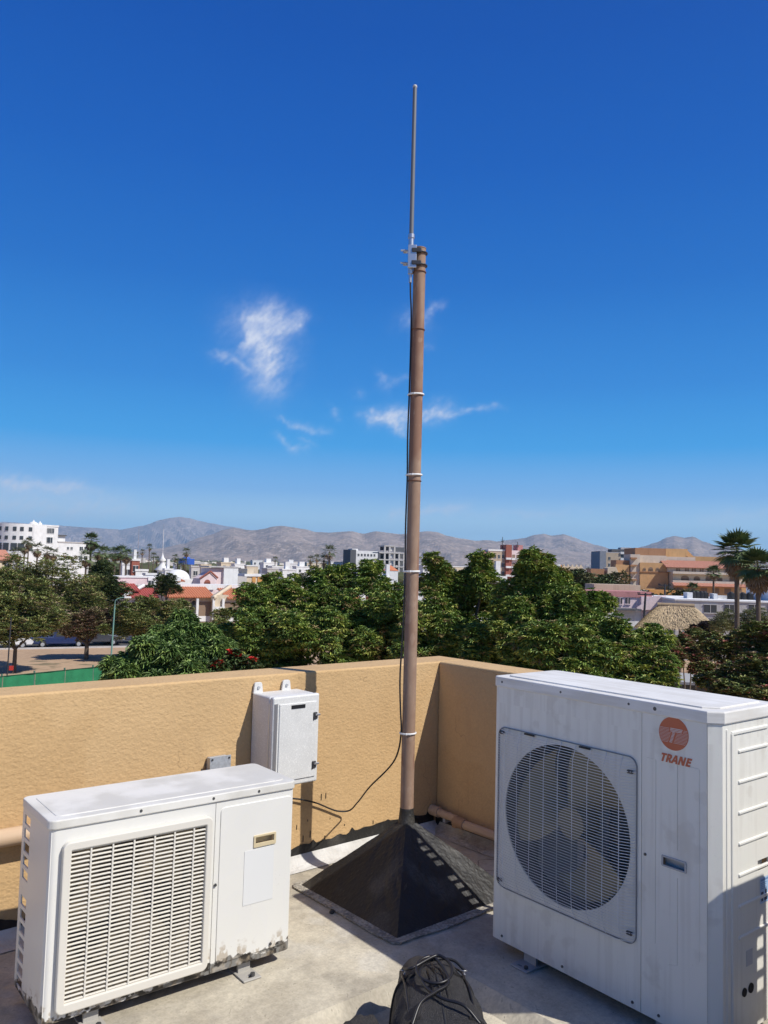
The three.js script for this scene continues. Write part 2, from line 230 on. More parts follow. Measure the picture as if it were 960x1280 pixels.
// --- the pyramid that carries the mast: bitumen on a mortar mound
const MAST = W(0.815, 0.625, 0);
{
  const g = thing('concrete_pyramid', 'black tar coated pyramid of mortar at the foot of the mast', 'pyramid', MAST, TURN_L);
  const shape = (c0, c1, v0, v1, hTop, rr) => {        // local x = -(u - 0.815), z = v - 0.625
    const P = [], N = 26, K = 6; const cor = [[-(c1 - 0.815), v1 - 0.625], [-(c0 - 0.815), v1 - 0.625], [-(c0 - 0.815), v0 - 0.625], [-(c1 - 0.815), v0 - 0.625]];
    const ptAt = (e, s, t) => { const A = cor[e], B = cor[(e + 1) % 4]; let x = mix(A[0], B[0], s), z = mix(A[1], B[1], s); const k = 1 - t; const jig = ((fbm(x * 5 + 40, z * 5 + t * 3, 3, 7) - 0.5) * 0.012 + (fbm(x * 22 + 10, z * 22 + t * 9, 3, 17) - 0.5) * 0.008) * Math.sin(Math.PI * t); const wob = t === 0 ? 0.012 * (fbm(x * 9 + 9, z * 9, 3, 5) - 0.5) : 0; x = x * (k + rr * t) + wob; z = z * (k + rr * t) + wob; return [x, hTop * t + jig, z]; };
    for (let e = 0; e < 4; e++) for (let i = 0; i < N; i++) for (let j = 0; j < N; j++) { const a = ptAt(e, i / N, j / N), b = ptAt(e, (i + 1) / N, j / N), c = ptAt(e, (i + 1) / N, (j + 1) / N), d = ptAt(e, i / N, (j + 1) / N); P.push(...a, ...b, ...c, ...a, ...c, ...d); }
    const G = new THREE.BufferGeometry(); G.setAttribute('position', new THREE.Float32BufferAttribute(P, 3)); G.computeVertexNormals(); return metreUV(G);
  };
  mesh('mound', shape(0.45, 1.236, 0.325, 1.043, 0.305, 0.09), tar, g);
  // ragged apron of thinned bitumen and mortar round the foot
  const s = new THREE.Shape(); const n = 90; for (let i = 0; i <= n; i++) { const t = i / n * 2 * Math.PI, q = 1 / Math.max(Math.abs(Math.cos(t)) / 0.425, Math.abs(Math.sin(t)) / 0.388), r = q * 1.0 + 0.03 * (fbm(Math.cos(t) * 3 + 5, Math.sin(t) * 3 + 5, 4, 3) - 0.35); const x = Math.cos(t) * r - 0.028, y = -Math.sin(t) * r - 0.06; i ? s.lineTo(x, y) : s.moveTo(x, y); }
  const apronMap = tex(512, 512, (x, y) => { const b = vn(x * 120, y * 120, 31, 120), c = fbm(x * 16, y * 16, 4, 30, 16); return lerp3([0.21, 0.19, 0.158], [0.42, 0.385, 0.31], sst(0.3, 0.75, 0.5 * c + 0.5 * b)); });
  mesh('mortar_apron', metreUV(extrude(s, 0.006).rotateX(-Math.PI / 2).translate(0, 0.003, 0)), new THREE.MeshStandardMaterial({ ...WHITE, map: apronMap, bumpMap: tarBump, bumpScale: 0.02, roughness: 0.9 }), g);
  const skirt = new THREE.LatheGeometry([[0.052, -0.015], [0.043, 0.012], [0.038, 0.04], [0.0352, 0.07], [0.0335, 0.085]].map(p => new THREE.Vector2(...p)), 20).translate(0, 0.29, 0);
  mesh('tar_collar', metreUV(skirt), tar, g);
}
// --- mast
const MAST_R = 0.032, MAST_TOP = 3.185;
{
  const rustMap = tex(256, 1024, (x, y) => {               // u around, v along 3 m
    const a = fbm(x * 6, y * 40, 4, 11), b = fbm(x * 12, y * 120, 3, 13), p = fbm(x * 3 + 2, y * 9, 3, 17);
    let c = lerp3([0.235, 0.138, 0.088], [0.355, 0.243, 0.168], a * 0.6 + b * 0.4); c = lerp3(c, [0.19, 0.08, 0.045], 0.6 * sst(0.55, 0.72, p)); return lerp3(c, [0.40, 0.28, 0.20], 0.4 * sst(0.64, 0.75, fbm(x * 9, y * 60, 3, 19)));
  });
  const rusty = new THREE.MeshStandardMaterial({ ...WHITE, map: rustMap, roughness: 0.72, metalness: 0.0 });
  const g = thing('mast', 'tall rusty brown steel pipe mast rising from the black pyramid', 'mast', MAST);
  const H = MAST_TOP - 0.28;
  mesh('pole', cyl(MAST_R * 1.03, MAST_R * 0.97, H, 28).rotateY(Math.PI).translate(0, 0.28 + H / 2, 0), rusty, g);
  mesh('top_rim', new THREE.TorusGeometry(MAST_R - 0.003, 0.004, 8, 28).rotateX(Math.PI / 2).translate(0, MAST_TOP, 0), rusty, g);
  for (const y of [2.76, 3.06, 1.985]) mesh('weld_seam', new THREE.TorusGeometry(MAST_R + 0.0005, 0.0035, 8, 28).rotateX(Math.PI / 2).translate(0, y, 0), mat(0.16, 0.075, 0.045, 0.8), g);
}
// --- antenna on the mast
const steel = mat(0.62, 0.62, 0.62, 0.35, { metalness: 0.85 }), zinc = mat(0.50, 0.51, 0.52, 0.5, { metalness: 0.5 }), blackRubber = mat(0.012, 0.012, 0.013, 0.55), darkSteel = mat(0.06, 0.06, 0.065, 0.45, { metalness: 0.4 });
{
  const ax = -0.046, az = 0.018;
  const g = thing('whip_antenna', 'slim grey fibreglass antenna rod clamped to the top of the mast', 'antenna', [MAST[0], 3.02, MAST[2]]);
  mesh('radome', cyl(0.0112, 0.0102, 0.80, 16).translate(ax, 0.62, az), mat(0.15, 0.16, 0.175, 0.5), g);
  mesh('end_cap', new THREE.SphereGeometry(0.0122, 14, 8).scale(1, 0.9, 1).translate(ax, 1.02, az), mat(0.5, 0.5, 0.5, 0.5), g);
  mesh('ferrule', mergeGeometries([cyl(0.0135, 0.0135, 0.2, 16).translate(ax, 0.125, az), cyl(0.017, 0.017, 0.02, 16).translate(ax, 0.222, az)]), steel, g);
  mesh('connector', [cyl(0.008, 0.008, 0.05, 10).translate(ax, 0.005, az)], steel, g);
  for (const y of [0.075, 0.14]) {
    const c = mesh('clamp', [rbx(0.05, 0.022, 0.05, 0.004, -0.018, y, 0.028), new THREE.TorusGeometry(MAST_R + 0.005, 0.0045, 8, 24).rotateX(Math.PI / 2).translate(0, y, 0)], darkSteel, g);
    mesh('bolt', [rod([-0.03, y, 0.03], [-0.098, y + 0.004, 0.026], 0.0045, 6), rod([-0.07, y, 0.028], [-0.082, y, 0.028], 0.0085, 6)], zinc, c);
    mesh('bolt', [rod([-0.03, y + 0.008, -0.012], [-0.085, y + 0.01, -0.016], 0.004, 6)], zinc, c);
  }
  mesh('bracket', rbx(0.045, 0.12, 0.012, 0.003, -0.04, 0.108, 0.042), steel, g);
}
// --- coax down the mast, across the foot of the wall and into the box
{
  const p = (u, v, h) => { const q = W(u, v, h); return [q[0] - MAST[0], q[1], q[2] - MAST[2]]; };
  const g = thing('antenna_cable', 'thin black cable tied down the mast and looping over to the wall', 'cable', MAST);
  const side = h => [-MAST_R - 0.005, h, 0.012];
  const pts = [[-0.046, 3.02, 0.018], [-0.043, 2.94, 0.016], side(2.85), side(2.43), [-0.040, 2.2, 0.013], side(2.0), [-0.0395, 1.75, 0.013], side(1.53), [-0.040, 1.25, 0.014], [-0.049, 1.0, 0.014], [-0.043, 0.85, 0.014], side(0.735), [-0.062, 0.60, -0.03], p(0.87, 0.40, 0.43), p(0.80, 0.22, 0.30), p(0.78, 0.12, 0.23), p(0.84, 0.1, 0.235), p(0.98, 0.1, 0.30), p(1.08, 0.1, 0.335), p(1.16, 0.1, 0.36), p(1.2, 0.13, 0.42), p(1.21, 0.17, 0.47)];
  mesh('coax', tube(pts, 0.0042, 220, 8), blackRubber, g);
  for (const h of [2.425, 2.015, 1.53, 0.735]) { const t = mesh('cable_tie', new THREE.TorusGeometry(MAST_R + 0.0045, 0.0024, 8, 30).rotateX(Math.PI / 2).scale(1.1, 1.9, 1).rotateZ(0.04).translate(-0.003, h, 0.002), mat(0.78, 0.77, 0.74, 0.5), g); mesh('tie_head', rbx(0.008, 0.010, 0.008, 0.002, -0.012, h, 0.037), mat(0.8, 0.79, 0.76, 0.5), t); }
}
// --- electrical box on the left parapet
{
  const u0 = 1.115, u1 = 1.386, w = u1 - u0, h0 = 0.475, h1 = 0.905, D = 0.2, h = h1 - h0;
  const g = thing('electrical_enclosure', 'grey-white fibreglass electrical box bolted to the sunlit parapet', 'electrical box', W((u0 + u1) / 2, FACE + 0.004, h0), TURN_L);
  const speck = tex(512, 512, (x, y) => { const a = vn(x * 130, y * 130, 3, 130), b = fbm(x * 10, y * 10, 3, 4, 10), f = vn(x * 250, y * 250, 6, 250); let c = [0.655, 0.65, 0.62].map(q => q * (0.93 + 0.12 * b)); if (a > 0.72) c = c.map(q => q * 1.16); if (f < 0.2) c = c.map(q => q * 0.86); return c; });
  const fibre = new THREE.MeshStandardMaterial({ ...WHITE, map: speck, roughness: 0.5 }), plain = mat(0.64, 0.63, 0.60, 0.55);
  mesh('body', metreUV(rbx(w, h, D - 0.035, 0.012, 0, h / 2, (D - 0.035) / 2, 3), 0.4), fibre, g);
  mesh('gasket', bx(w - 0.02, h - 0.02, 0.006, 0, h / 2, D - 0.034), blackRubber, g);
  const d = mesh('door', metreUV(rbx(w + 0.004, h + 0.004, 0.032, 0.010, 0, h / 2, D - 0.016, 3), 0.4), fibre, g);
  mesh('raised_panel', metreUV(rbx(w - 0.05, h - 0.06, 0.008, 0.0035, 0.008, h / 2 - 0.004, D + 0.0015), 0.4), fibre, d);
  mesh('name_plate', rbx(0.082, 0.018, 0.003, 0.001, 0.005, h - 0.052, D + 0.0065), mat(0.02, 0.02, 0.022, 0.35), d);
  mesh('hinge', [rod([-w / 2 + 0.003, 0.03, D - 0.036], [-w / 2 + 0.003, h - 0.03, D - 0.036], 0.006, 8), bx(0.018, h - 0.06, 0.003, -w / 2 + 0.014, h / 2, D + 0.0008)], steel, g);
  for (const y of [h - 0.105, 0.085]) { const l = mesh('latch', [rbx(0.022, 0.034, 0.012, 0.003, w / 2 - 0.028, y, D + 0.006), rod([w / 2 - 0.036, y - 0.022, D + 0.006], [w / 2 - 0.036, y + 0.012, D + 0.006], 0.004, 6)], darkSteel, g); mesh('latch_hook', rbx(0.028, 0.010, 0.010, 0.002, w / 2 - 0.016, y + 0.004, D + 0.012), steel, l); }
  for (const x of [-w / 2 + 0.028, w / 2 - 0.075]) for (const top of [1, 0]) {
    const s = new THREE.Shape(); s.moveTo(-0.026, -0.02); s.lineTo(0.026, -0.02); s.lineTo(0.02, 0.022); s.quadraticCurveTo(0.017, 0.03, 0.01, 0.03); s.lineTo(-0.01, 0.03); s.quadraticCurveTo(-0.017, 0.03, -0.02, 0.022); s.closePath();
    const l = mesh('mounting_lug', extrude(s, 0.009, 0.002).rotateZ(top ? 0 : Math.PI).translate(x, top ? h + 0.018 : -0.018, 0.002), plain, g);
    mesh('screw', cyl(0.0075, 0.0075, 0.006, 12).rotateX(Math.PI / 2).translate(x, top ? h + 0.024 : -0.024, 0.016), zinc, l);
  }
  mesh('cable_gland', cyl(0.013, 0.011, 0.03, 10).translate(0.04, -0.015, 0.09), blackRubber, g);
}
{
  const g = thing('junction_box', 'small galvanised junction box with blank cover on the sunlit parapet', 'junction box', W(1.576, FACE + 0.003, 0.515), TURN_L);
  mesh('box', rbx(0.10, 0.105, 0.045, 0.006, 0, 0.0525, 0.0225), zinc, g);
  const galv = tex(128, 128, (x, y) => { const v = 0.38 + 0.22 * fbm(x * 12, y * 12, 3, 2, 12); return [v * 0.95, v, v * 1.06]; });
  const c = mesh('cover_plate', metreUV(rbx(0.112, 0.115, 0.003, 0.001, 0, 0.0535, 0.0475), 0.12), new THREE.MeshStandardMaterial({ ...WHITE, map: galv, roughness: 0.45, metalness: 0.35 }), g);
  for (const x of [-0.045, 0.045]) for (const y of [0.008, 0.099]) mesh('screw', cyl(0.005, 0.005, 0.004, 8).rotateX(Math.PI / 2).translate(x, y, 0.0505), darkSteel, c);
}
// --- painted drain pipes along the walls
const pipePaint = new THREE.MeshStandardMaterial({ ...WHITE, map: tex(256, 256, (x, y) => lerp3([0.46, 0.31, 0.19], [0.60, 0.44, 0.29], fbm(x * 10, y * 10, 3, 8, 10))), roughness: 0.7 });
{
  const g = thing('conduit_pipe', 'tan painted pipe running along the parapet behind the low condenser', 'pipe', W(2.3, FACE + 0.055, 0), TURN_L);
  mesh('pipe', rod([-3.6, 0.46, 0], [0.5, 0.425, 0], 0.036, 20), pipePaint, g);
  mesh('elbow', [new THREE.TorusGeometry(0.05, 0.04, 12, 14, Math.PI / 2).translate(0.5, 0.375, 0), rod([0.55, 0.375, 0], [0.55, 0.0, 0], 0.036, 20)], pipePaint, g);
  for (const x of [-0.55, -2.0]) mesh('bracket', [bx(0.02, 0.09, 0.05, x, 0.435 - 0.0085 * x, -0.03)], zinc, g);
  const r = thing('drain_pipe', 'tan painted pipe with broken coupling low on the shaded parapet', 'pipe', W(FACE + 0.045, 0.1, 0), TURN_R);
  mesh('pipe', rod([0.02, 0.118, 0], [0.20, 0.112, 0], 0.022, 16), pipePaint, r);
  mesh('pipe', rod([0.24, 0.1, 0.006], [3.4, 0.085, 0], 0.025, 16), pipePaint, r);
  mesh('coupling', [rod([-0.01, 0.119, 0], [0.055, 0.117, 0], 0.03, 16)], pipePaint, r);
  mesh('coupling', [rod([0.19, 0.102, 0.004], [0.27, 0.1, 0.005], 0.031, 16), bx(0.03, 0.02, 0.05, 0.2, 0.08, 0)], mat(0.38, 0.24, 0.14, 0.85), r);
  for (const x of [0.1, 0.9, 2.2]) mesh('bracket', bx(0.02, 0.05, 0.05, x, 0.096, -0.02), zinc, r);
}
// --- two bits of bitumen lying on the floor
for (const [u, v, r, lab] of [[1.285, 0.66, 0.013, 'larger black tar crumb on the shaded floor before the pyramid'], [1.20, 0.70, 0.009, 'smaller black tar crumb close to the foot of the pyramid']]) { const q = new THREE.IcosahedronGeometry(r, 1), p = q.attributes.position; for (let i = 0; i < p.count; i++) { const k = 0.75 + 0.5 * vn(p.getX(i) * 300 + 9, p.getY(i) * 300 + p.getZ(i) * 200 + 9, 3); p.setXYZ(i, p.getX(i) * k, p.getY(i) * 0.7 * k, p.getZ(i) * k); } q.computeVertexNormals(); const m = tag(mesh('tar_crumb', metreUV(q), tar), lab, 'debris'); m.position.set(...W(u, v, r * 0.55)); }

// ================================================================ CONDENSER UNITS
// plan of a sheet metal casing, open at the back: rounded front corners, or a chamfer of size ch on the right
function casingPlan(w, d, r, ch, t) {
  const s = new THREE.Shape(), X = w / 2, Z = d / 2;              // shape y = -z, so the front is at y = -Z
  s.moveTo(-X, Z); s.lineTo(-X, -Z + r); s.absarc(-X + r, -Z + r, r, Math.PI, 1.5 * Math.PI);
  if (ch) { s.lineTo(X - ch, -Z); s.lineTo(X, -Z + ch); } else { s.lineTo(X - r, -Z); s.absarc(X - r, -Z + r, r, -Math.PI / 2, 0); }
  s.lineTo(X, Z); s.lineTo(X - t, Z);
  if (ch) { s.lineTo(X - t, -Z + ch + t * 0.4); s.lineTo(X - ch - t * 0.4, -Z + t); } else s.lineTo(X - t, -Z + t);
  s.lineTo(-X + t, -Z + t); s.lineTo(-X + t, Z); s.closePath(); return s;
}
function coverPlan(w, d, r, ch) {
  const s = new THREE.Shape(), X = w / 2, Z = d / 2; s.moveTo(-X + r, -Z);
  if (ch) { s.lineTo(X - ch, -Z); s.lineTo(X, -Z + ch); } else { s.lineTo(X - r, -Z); s.absarc(X - r, -Z + r, r, -Math.PI / 2, 0); }
  s.lineTo(X, Z - r); s.absarc(X - r, Z - r, r, 0, Math.PI / 2); s.lineTo(-X + r, Z); s.absarc(-X + r, Z - r, r, Math.PI / 2, Math.PI); s.lineTo(-X, -Z + r); s.absarc(-X + r, -Z + r, r, Math.PI, 1.5 * Math.PI); return s;
}
const upright = g => g.rotateX(-Math.PI / 2);
function fanBlades(R, n, twist, m, parent) {
  for (let k = 0; k < n; k++) {
    const P = [], A = 10, B = 8; const pt = (i, j) => { const s = i / A, q = j / B, r = mix(0.055, R, s), sweep = 0.35 * s * s, ang = k * 2 * Math.PI / n + (q - 0.5) * mix(0.9, 1.5, s) - sweep; return [Math.cos(ang) * r, Math.sin(ang) * r, (q - 0.5) * twist * mix(1.0, 0.8, s) + 0.02 * Math.sin(q * Math.PI)]; };
    for (let i = 0; i < A; i++) for (let j = 0; j < B; j++) { const a = pt(i, j), b = pt(i + 1, j), c = pt(i + 1, j + 1), d = pt(i, j + 1); P.push(...a, ...b, ...c, ...a, ...c, ...d); }
    const g = new THREE.BufferGeometry(); g.setAttribute('position', new THREE.Float32BufferAttribute(P, 3)); g.computeVertexNormals(); mesh('blade', mergeVertices(g), m, parent).geometry.computeVertexNormals();
  }
}
const screwGeo = (x, y, z, r = 0.006) => cyl(r, r * 0.85, 0.004, 10).rotateX(Math.PI / 2).translate(x, y, z);
const screwMat = mat(0.10, 0.10, 0.10, 0.5, { metalness: 0.5 }), inside = mat(0.26, 0.26, 0.25, 0.6, { metalness: 0.3 });
const fins = mat(0.42, 0.42, 0.41, 0.5, { metalness: 0.3 });      // bare aluminium; the narrow gaps between the fins make it dark
function finPack(x0, x1, y0, y1, zc, depth, pitch = 0.006) { const n = Math.round((x1 - x0) / pitch), l = []; for (let i = 0; i <= n; i++) l.push(bx(0.0009, y1 - y0, depth, x0 + i * (x1 - x0) / n, (y0 + y1) / 2, zc)); return mergeGeometries(l); }

// ---- the low unit with the square plastic grille
function lowUnit(pos, turn, label, group) {
  const w = 0.929, d = 0.328, H = 0.647, b = 0.051, X = w / 2, Z = d / 2;
  const g = thing('condenser_unit', label, 'air conditioner', pos, turn, group);
  // enamel, with the grime and lifted paint that eat into it from the bottom edge (uv in metres, v = height)
  const en = tex(1024, 1024, (x, y) => {
    const h = y - 0.052, n = fbm(x * 26, y * 26, 5, 3, 26), sp = vn(x * 420, y * 420, 6, 420);
    let c = [0.735, 0.72, 0.665].map(q => q * (0.965 + 0.05 * fbm(x * 7, y * 7, 4, 1, 7)));
    if (sp > 0.972 && vn(x * 9, y * 9, 7, 9) > 0.62) c = lerp3(c, [0.25, 0.21, 0.17], 0.75);
    const w1 = fbm(x * 7 + 1.7, y * 9, 4, 21, 7) - 0.5, w2 = fbm(x * 60, y * 90, 4, 23, 60) - 0.5, reach = 0.010 + 0.055 * Math.max(0, fbm(x * 5, 7.7, 4, 8, 5) - 0.47) * 2.2;
    const flake = sst(0.003, -0.004, h - reach - 0.03 * w1 - 0.045 * w2) * (0.75 + 0.5 * sst(0.4, 0.6, n));
    c = lerp3(c, [0.44, 0.37, 0.28], 0.8 * sst(0.04, 0.0, h - reach * 1.4 - 0.05 * w2) * sst(0.50, 0.62, fbm(x * 55, y * 30, 4, 9, 55)));
    const dirt = lerp3([0.028, 0.024, 0.021], [0.22, 0.18, 0.13], sst(0.50, 0.80, fbm(x * 48, y * 48, 4, 15, 48)));
    return y < 0.35 ? lerp3(c, dirt, Math.min(1, flake)) : c;
  });
  const enamel = new THREE.MeshStandardMaterial({ ...WHITE, map: en, roughness: 0.42 });
  const dusty = new THREE.MeshStandardMaterial({ ...WHITE, map: tex(512, 512, (x, y) => { const n = fbm(x * 9, y * 9, 5, 31, 9), s = vn(x * 200, y * 200, 32, 200); let c = lerp3([0.60, 0.58, 0.52], [0.735, 0.715, 0.655], sst(0.3, 0.7, n)); if (s > 0.965) c = lerp3(c, [0.42, 0.38, 0.33], 0.6); return c; }), roughness: 0.55 });
  const plastic = mat(0.68, 0.645, 0.565, 0.5), cream = mat(0.60, 0.50, 0.31, 0.55);
  const shell = upright(extrude(casingPlan(w, d, 0.022, 0, 0.005), H - 0.032)).translate(0, b, 0);
  const cx = x => x - X, cutters = [];
  cutters.push(bx(0.497, 0.497, 0.06, cx(0.306), b + 0.300, Z));                                   // opening behind the grille
  cutters.push(bx(0.0028, H, 0.006, cx(0.589), b + H / 2, Z));                                      // joint between the two front panels
  cutters.push(bx(0.086, 0.034, 0.05, cx(0.798), b + 0.442, Z));                                    // finger pull
  for (const y of [0.577, 0.530, 0.484, 0.438, 0.392, 0.302, 0.256, 0.210, 0.164, 0.118, 0.072, 0.030]) cutters.push(bx(0.05, 0.032, 0.068, -X, b + y, -Z + 0.062));
  mesh('casing', metreUV(cut(shell, cutters), 1, X, 0), enamel, g);
  const lid = mesh('top_cover', [metreUV(upright(extrude(coverPlan(w + 0.006, d + 0.006, 0.024, 0), 0.022, 0.004)).translate(0, b + H - 0.028, 0), 1), ], dusty, g);
  mesh('raised_field', metreUV(upright(extrude(coverPlan(w - 0.06, d - 0.07, 0.02, 0), 0.001, 0.003)).translate(0, b + H - 0.0035, 0), 1), dusty, lid);
  // service panel with a rolled edge
  { const s = roundRect(0.612 - X, b + 0.03, 0.915 - X, b + 0.588, 0.016); const hole = new THREE.Path(); roundRect(0.753 - X, b + 0.423, 0.843 - X, b + 0.461, 0.002, hole); s.holes.push(hole);
    const p = mesh('service_panel', metreUV(extrude(s, 0.0015, 0.0025).translate(0, 0, Z), 1, X, 0), enamel, g);
    const f = roundRect(0.7505 - X, b + 0.4205, 0.8455 - X, b + 0.4635, 0.003), fh = new THREE.Path(); roundRect(0.757 - X, b + 0.433, 0.839 - X, b + 0.458, 0.001, fh); f.holes.push(fh);
    mesh('finger_pull', [extrude(f, 0.004, 0.001).translate(0, 0, Z + 0.0035), bx(0.09, 0.04, 0.003, 0.798 - X, b + 0.442, Z - 0.024), bx(0.09, 0.003, 0.028, 0.798 - X, b + 0.425, Z - 0.011)], cream, p);
    mesh('faded_sticker', bx(0.128, 0.20, 0.001, 0.777 - X, b + 0.313, Z + 0.0050), mat(0.70, 0.70, 0.675, 0.65), p); }
  // grille
  const gr = new THREE.Group(); gr.name = 'front_grille'; g.add(gr);
  { const s = roundRect(0.042 - X, b + 0.032, 0.566 - X, b + 0.568, 0.02), hole = new THREE.Path(); roundRect(0.062 - X, b + 0.055, 0.550 - X, b + 0.548, 0.006, hole); s.holes.push(hole);
    mesh('frame', extrude(s, 0.014, 0.004).translate(0, 0, Z + 0.0045), plastic, gr);
    const slat = new RoundedBoxGeometry(0.492, 0.0046, 0.008, 1, 0.0016); slat.rotateX(0.15);
    for (let i = 0; i < 36; i++) mesh('slat', slat, plastic, gr).position.set(0.306 - X, b + 0.0625 + i * 0.01368, Z + 0.011);
    const bar = bx(0.0055, 0.496, 0.004);
    for (let i = 0; i < 6; i++) mesh('vertical_bar', bar, plastic, gr).position.set(0.131 + i * 0.0735 - X, b + 0.301, Z + 0.0150);
    for (const [x, y] of [[0.078, 0.535], [0.536, 0.535], [0.536, 0.07], [0.078, 0.07]]) mesh('clip', [bx(0.022, 0.026, 0.008, x - X, b + y, Z + 0.003)], mat(0.10, 0.08, 0.06, 0.8), gr); }
  // behind it: orifice plate, shroud, fan
  { const s = new THREE.Shape(); s.moveTo(0.03 - X, b + 0.02); s.lineTo(0.585 - X, b + 0.02); s.lineTo(0.585 - X, b + 0.6); s.lineTo(0.03 - X, b + 0.6); s.closePath(); const o = new THREE.Path(); o.absarc(0.306 - X, b + 0.301, 0.226, 0, Math.PI * 2); s.holes.push(o);
    mesh('orifice_plate', extrude(s, 0.003, 0, 40).translate(0, 0, Z - 0.050), mat(0.30, 0.25, 0.18, 0.8), g);
    mesh('shroud', new THREE.CylinderGeometry(0.226, 0.236, 0.09, 40, 1, true).rotateX(Math.PI / 2).translate(0.306 - X, b + 0.301, Z - 0.079), mat(0.32, 0.29, 0.235, 0.8), g);
    const fan = mesh('fan_hub', cyl(0.056, 0.05, 0.07, 24).rotateX(Math.PI / 2), mat(0.30, 0.25, 0.18, 0.6), g); fan.position.set(0.306 - X, b + 0.301, Z - 0.105); fan.rotation.z = 0.9; fanBlades(0.215, 3, 0.09, mat(0.30, 0.245, 0.17, 0.6, { side: THREE.DoubleSide }), fan); }
  mesh('partition', bx(0.006, H - 0.06, d - 0.05, 0.589 - X, b + H / 2 - 0.01, 0), inside, g);
  mesh('coil', finPack(0.122 - X, 0.582 - X, b + 0.02, b + H - 0.032, -Z + 0.05, 0.04), fins, g).userData.kind = 'stuff';
  mesh('base_pan', bx(w - 0.016, 0.012, d - 0.016, 0, b + 0.004, 0), mat(0.19, 0.16, 0.12, 0.8), g);
  mesh('rear_guard', [...Array(9)].map((_, i) => rod([-X + 0.06 + i * 0.1, b + 0.03, -Z + 0.004], [-X + 0.06 + i * 0.1, b + H - 0.04, -Z + 0.004], 0.0022, 5)), plastic, g);
  for (const x of [0.17, 0.745]) { const f = mesh('foot', [metreUV(cut(rbx(0.075, 0.006, d + 0.09, 0.002, x - X, 0.0045, 0), [cyl(0.008, 0.008, 0.05, 10).scale(1.9, 1, 1).translate(x - X, 0, Z + 0.024)])), bx(0.05, b - 0.008, 0.012, x - X, b / 2, Z - 0.03), bx(0.05, b - 0.008, 0.012, x - X, b / 2, -Z + 0.03)], mat(0.40, 0.38, 0.34, 0.6), g); mesh('anchor_bolt', cyl(0.009, 0.009, 0.012, 6).translate(x - X + 0.01, 0.013, Z + 0.024), screwMat, f); }
  for (const [x, y, z] of [[0.30, H - 0.016, 0.0035], [0.575, H - 0.016, 0.0035], [0.765, H - 0.018, 0.0035], [0.597, 0.315, 0.002], [0.838, 0.045, 0.005], [0.30, 0.018, 0.001]]) mesh('screw', screwGeo(x - X, b + y, Z + z + 0.003), screwMat, g);
  for (const [z, y] of [[0.02, H - 0.02], [0.13, H - 0.02]]) mesh('screw', cyl(0.005, 0.005, 0.004, 8).rotateZ(Math.PI / 2).translate(-X - 0.0045, b + y, Z - 0.03 - z * 1.8), screwMat, g);
  return g;
}
function placeFront(o, yaw, w, d) { const a = [Math.cos(yaw), Math.sin(yaw)], n = [-Math.sin(yaw), Math.cos(yaw)]; return [o[0] + a[0] * w / 2 - n[0] * d / 2, 0, o[1] + a[1] * w / 2 - n[1] * d / 2]; }
const low = lowUnit(placeFront([-1.057, -2.684], -0.6637, 0.929, 0.328), 0.6637, 'low white condenser with square slatted grille and flaking grimy bottom edge');
{ // a second one stands in front of the tall units; only its left edge comes into view
  const q = W(1.564, 2.735, 0), yaw = 0.9017; const p = placeFront([q[0], q[2]], yaw, 0.929, 0.328); p[1] = -STEP;
  copyOf(low, p, -yaw, 'white condenser beside the sunlit side of the tall unit, mostly out of view');
}
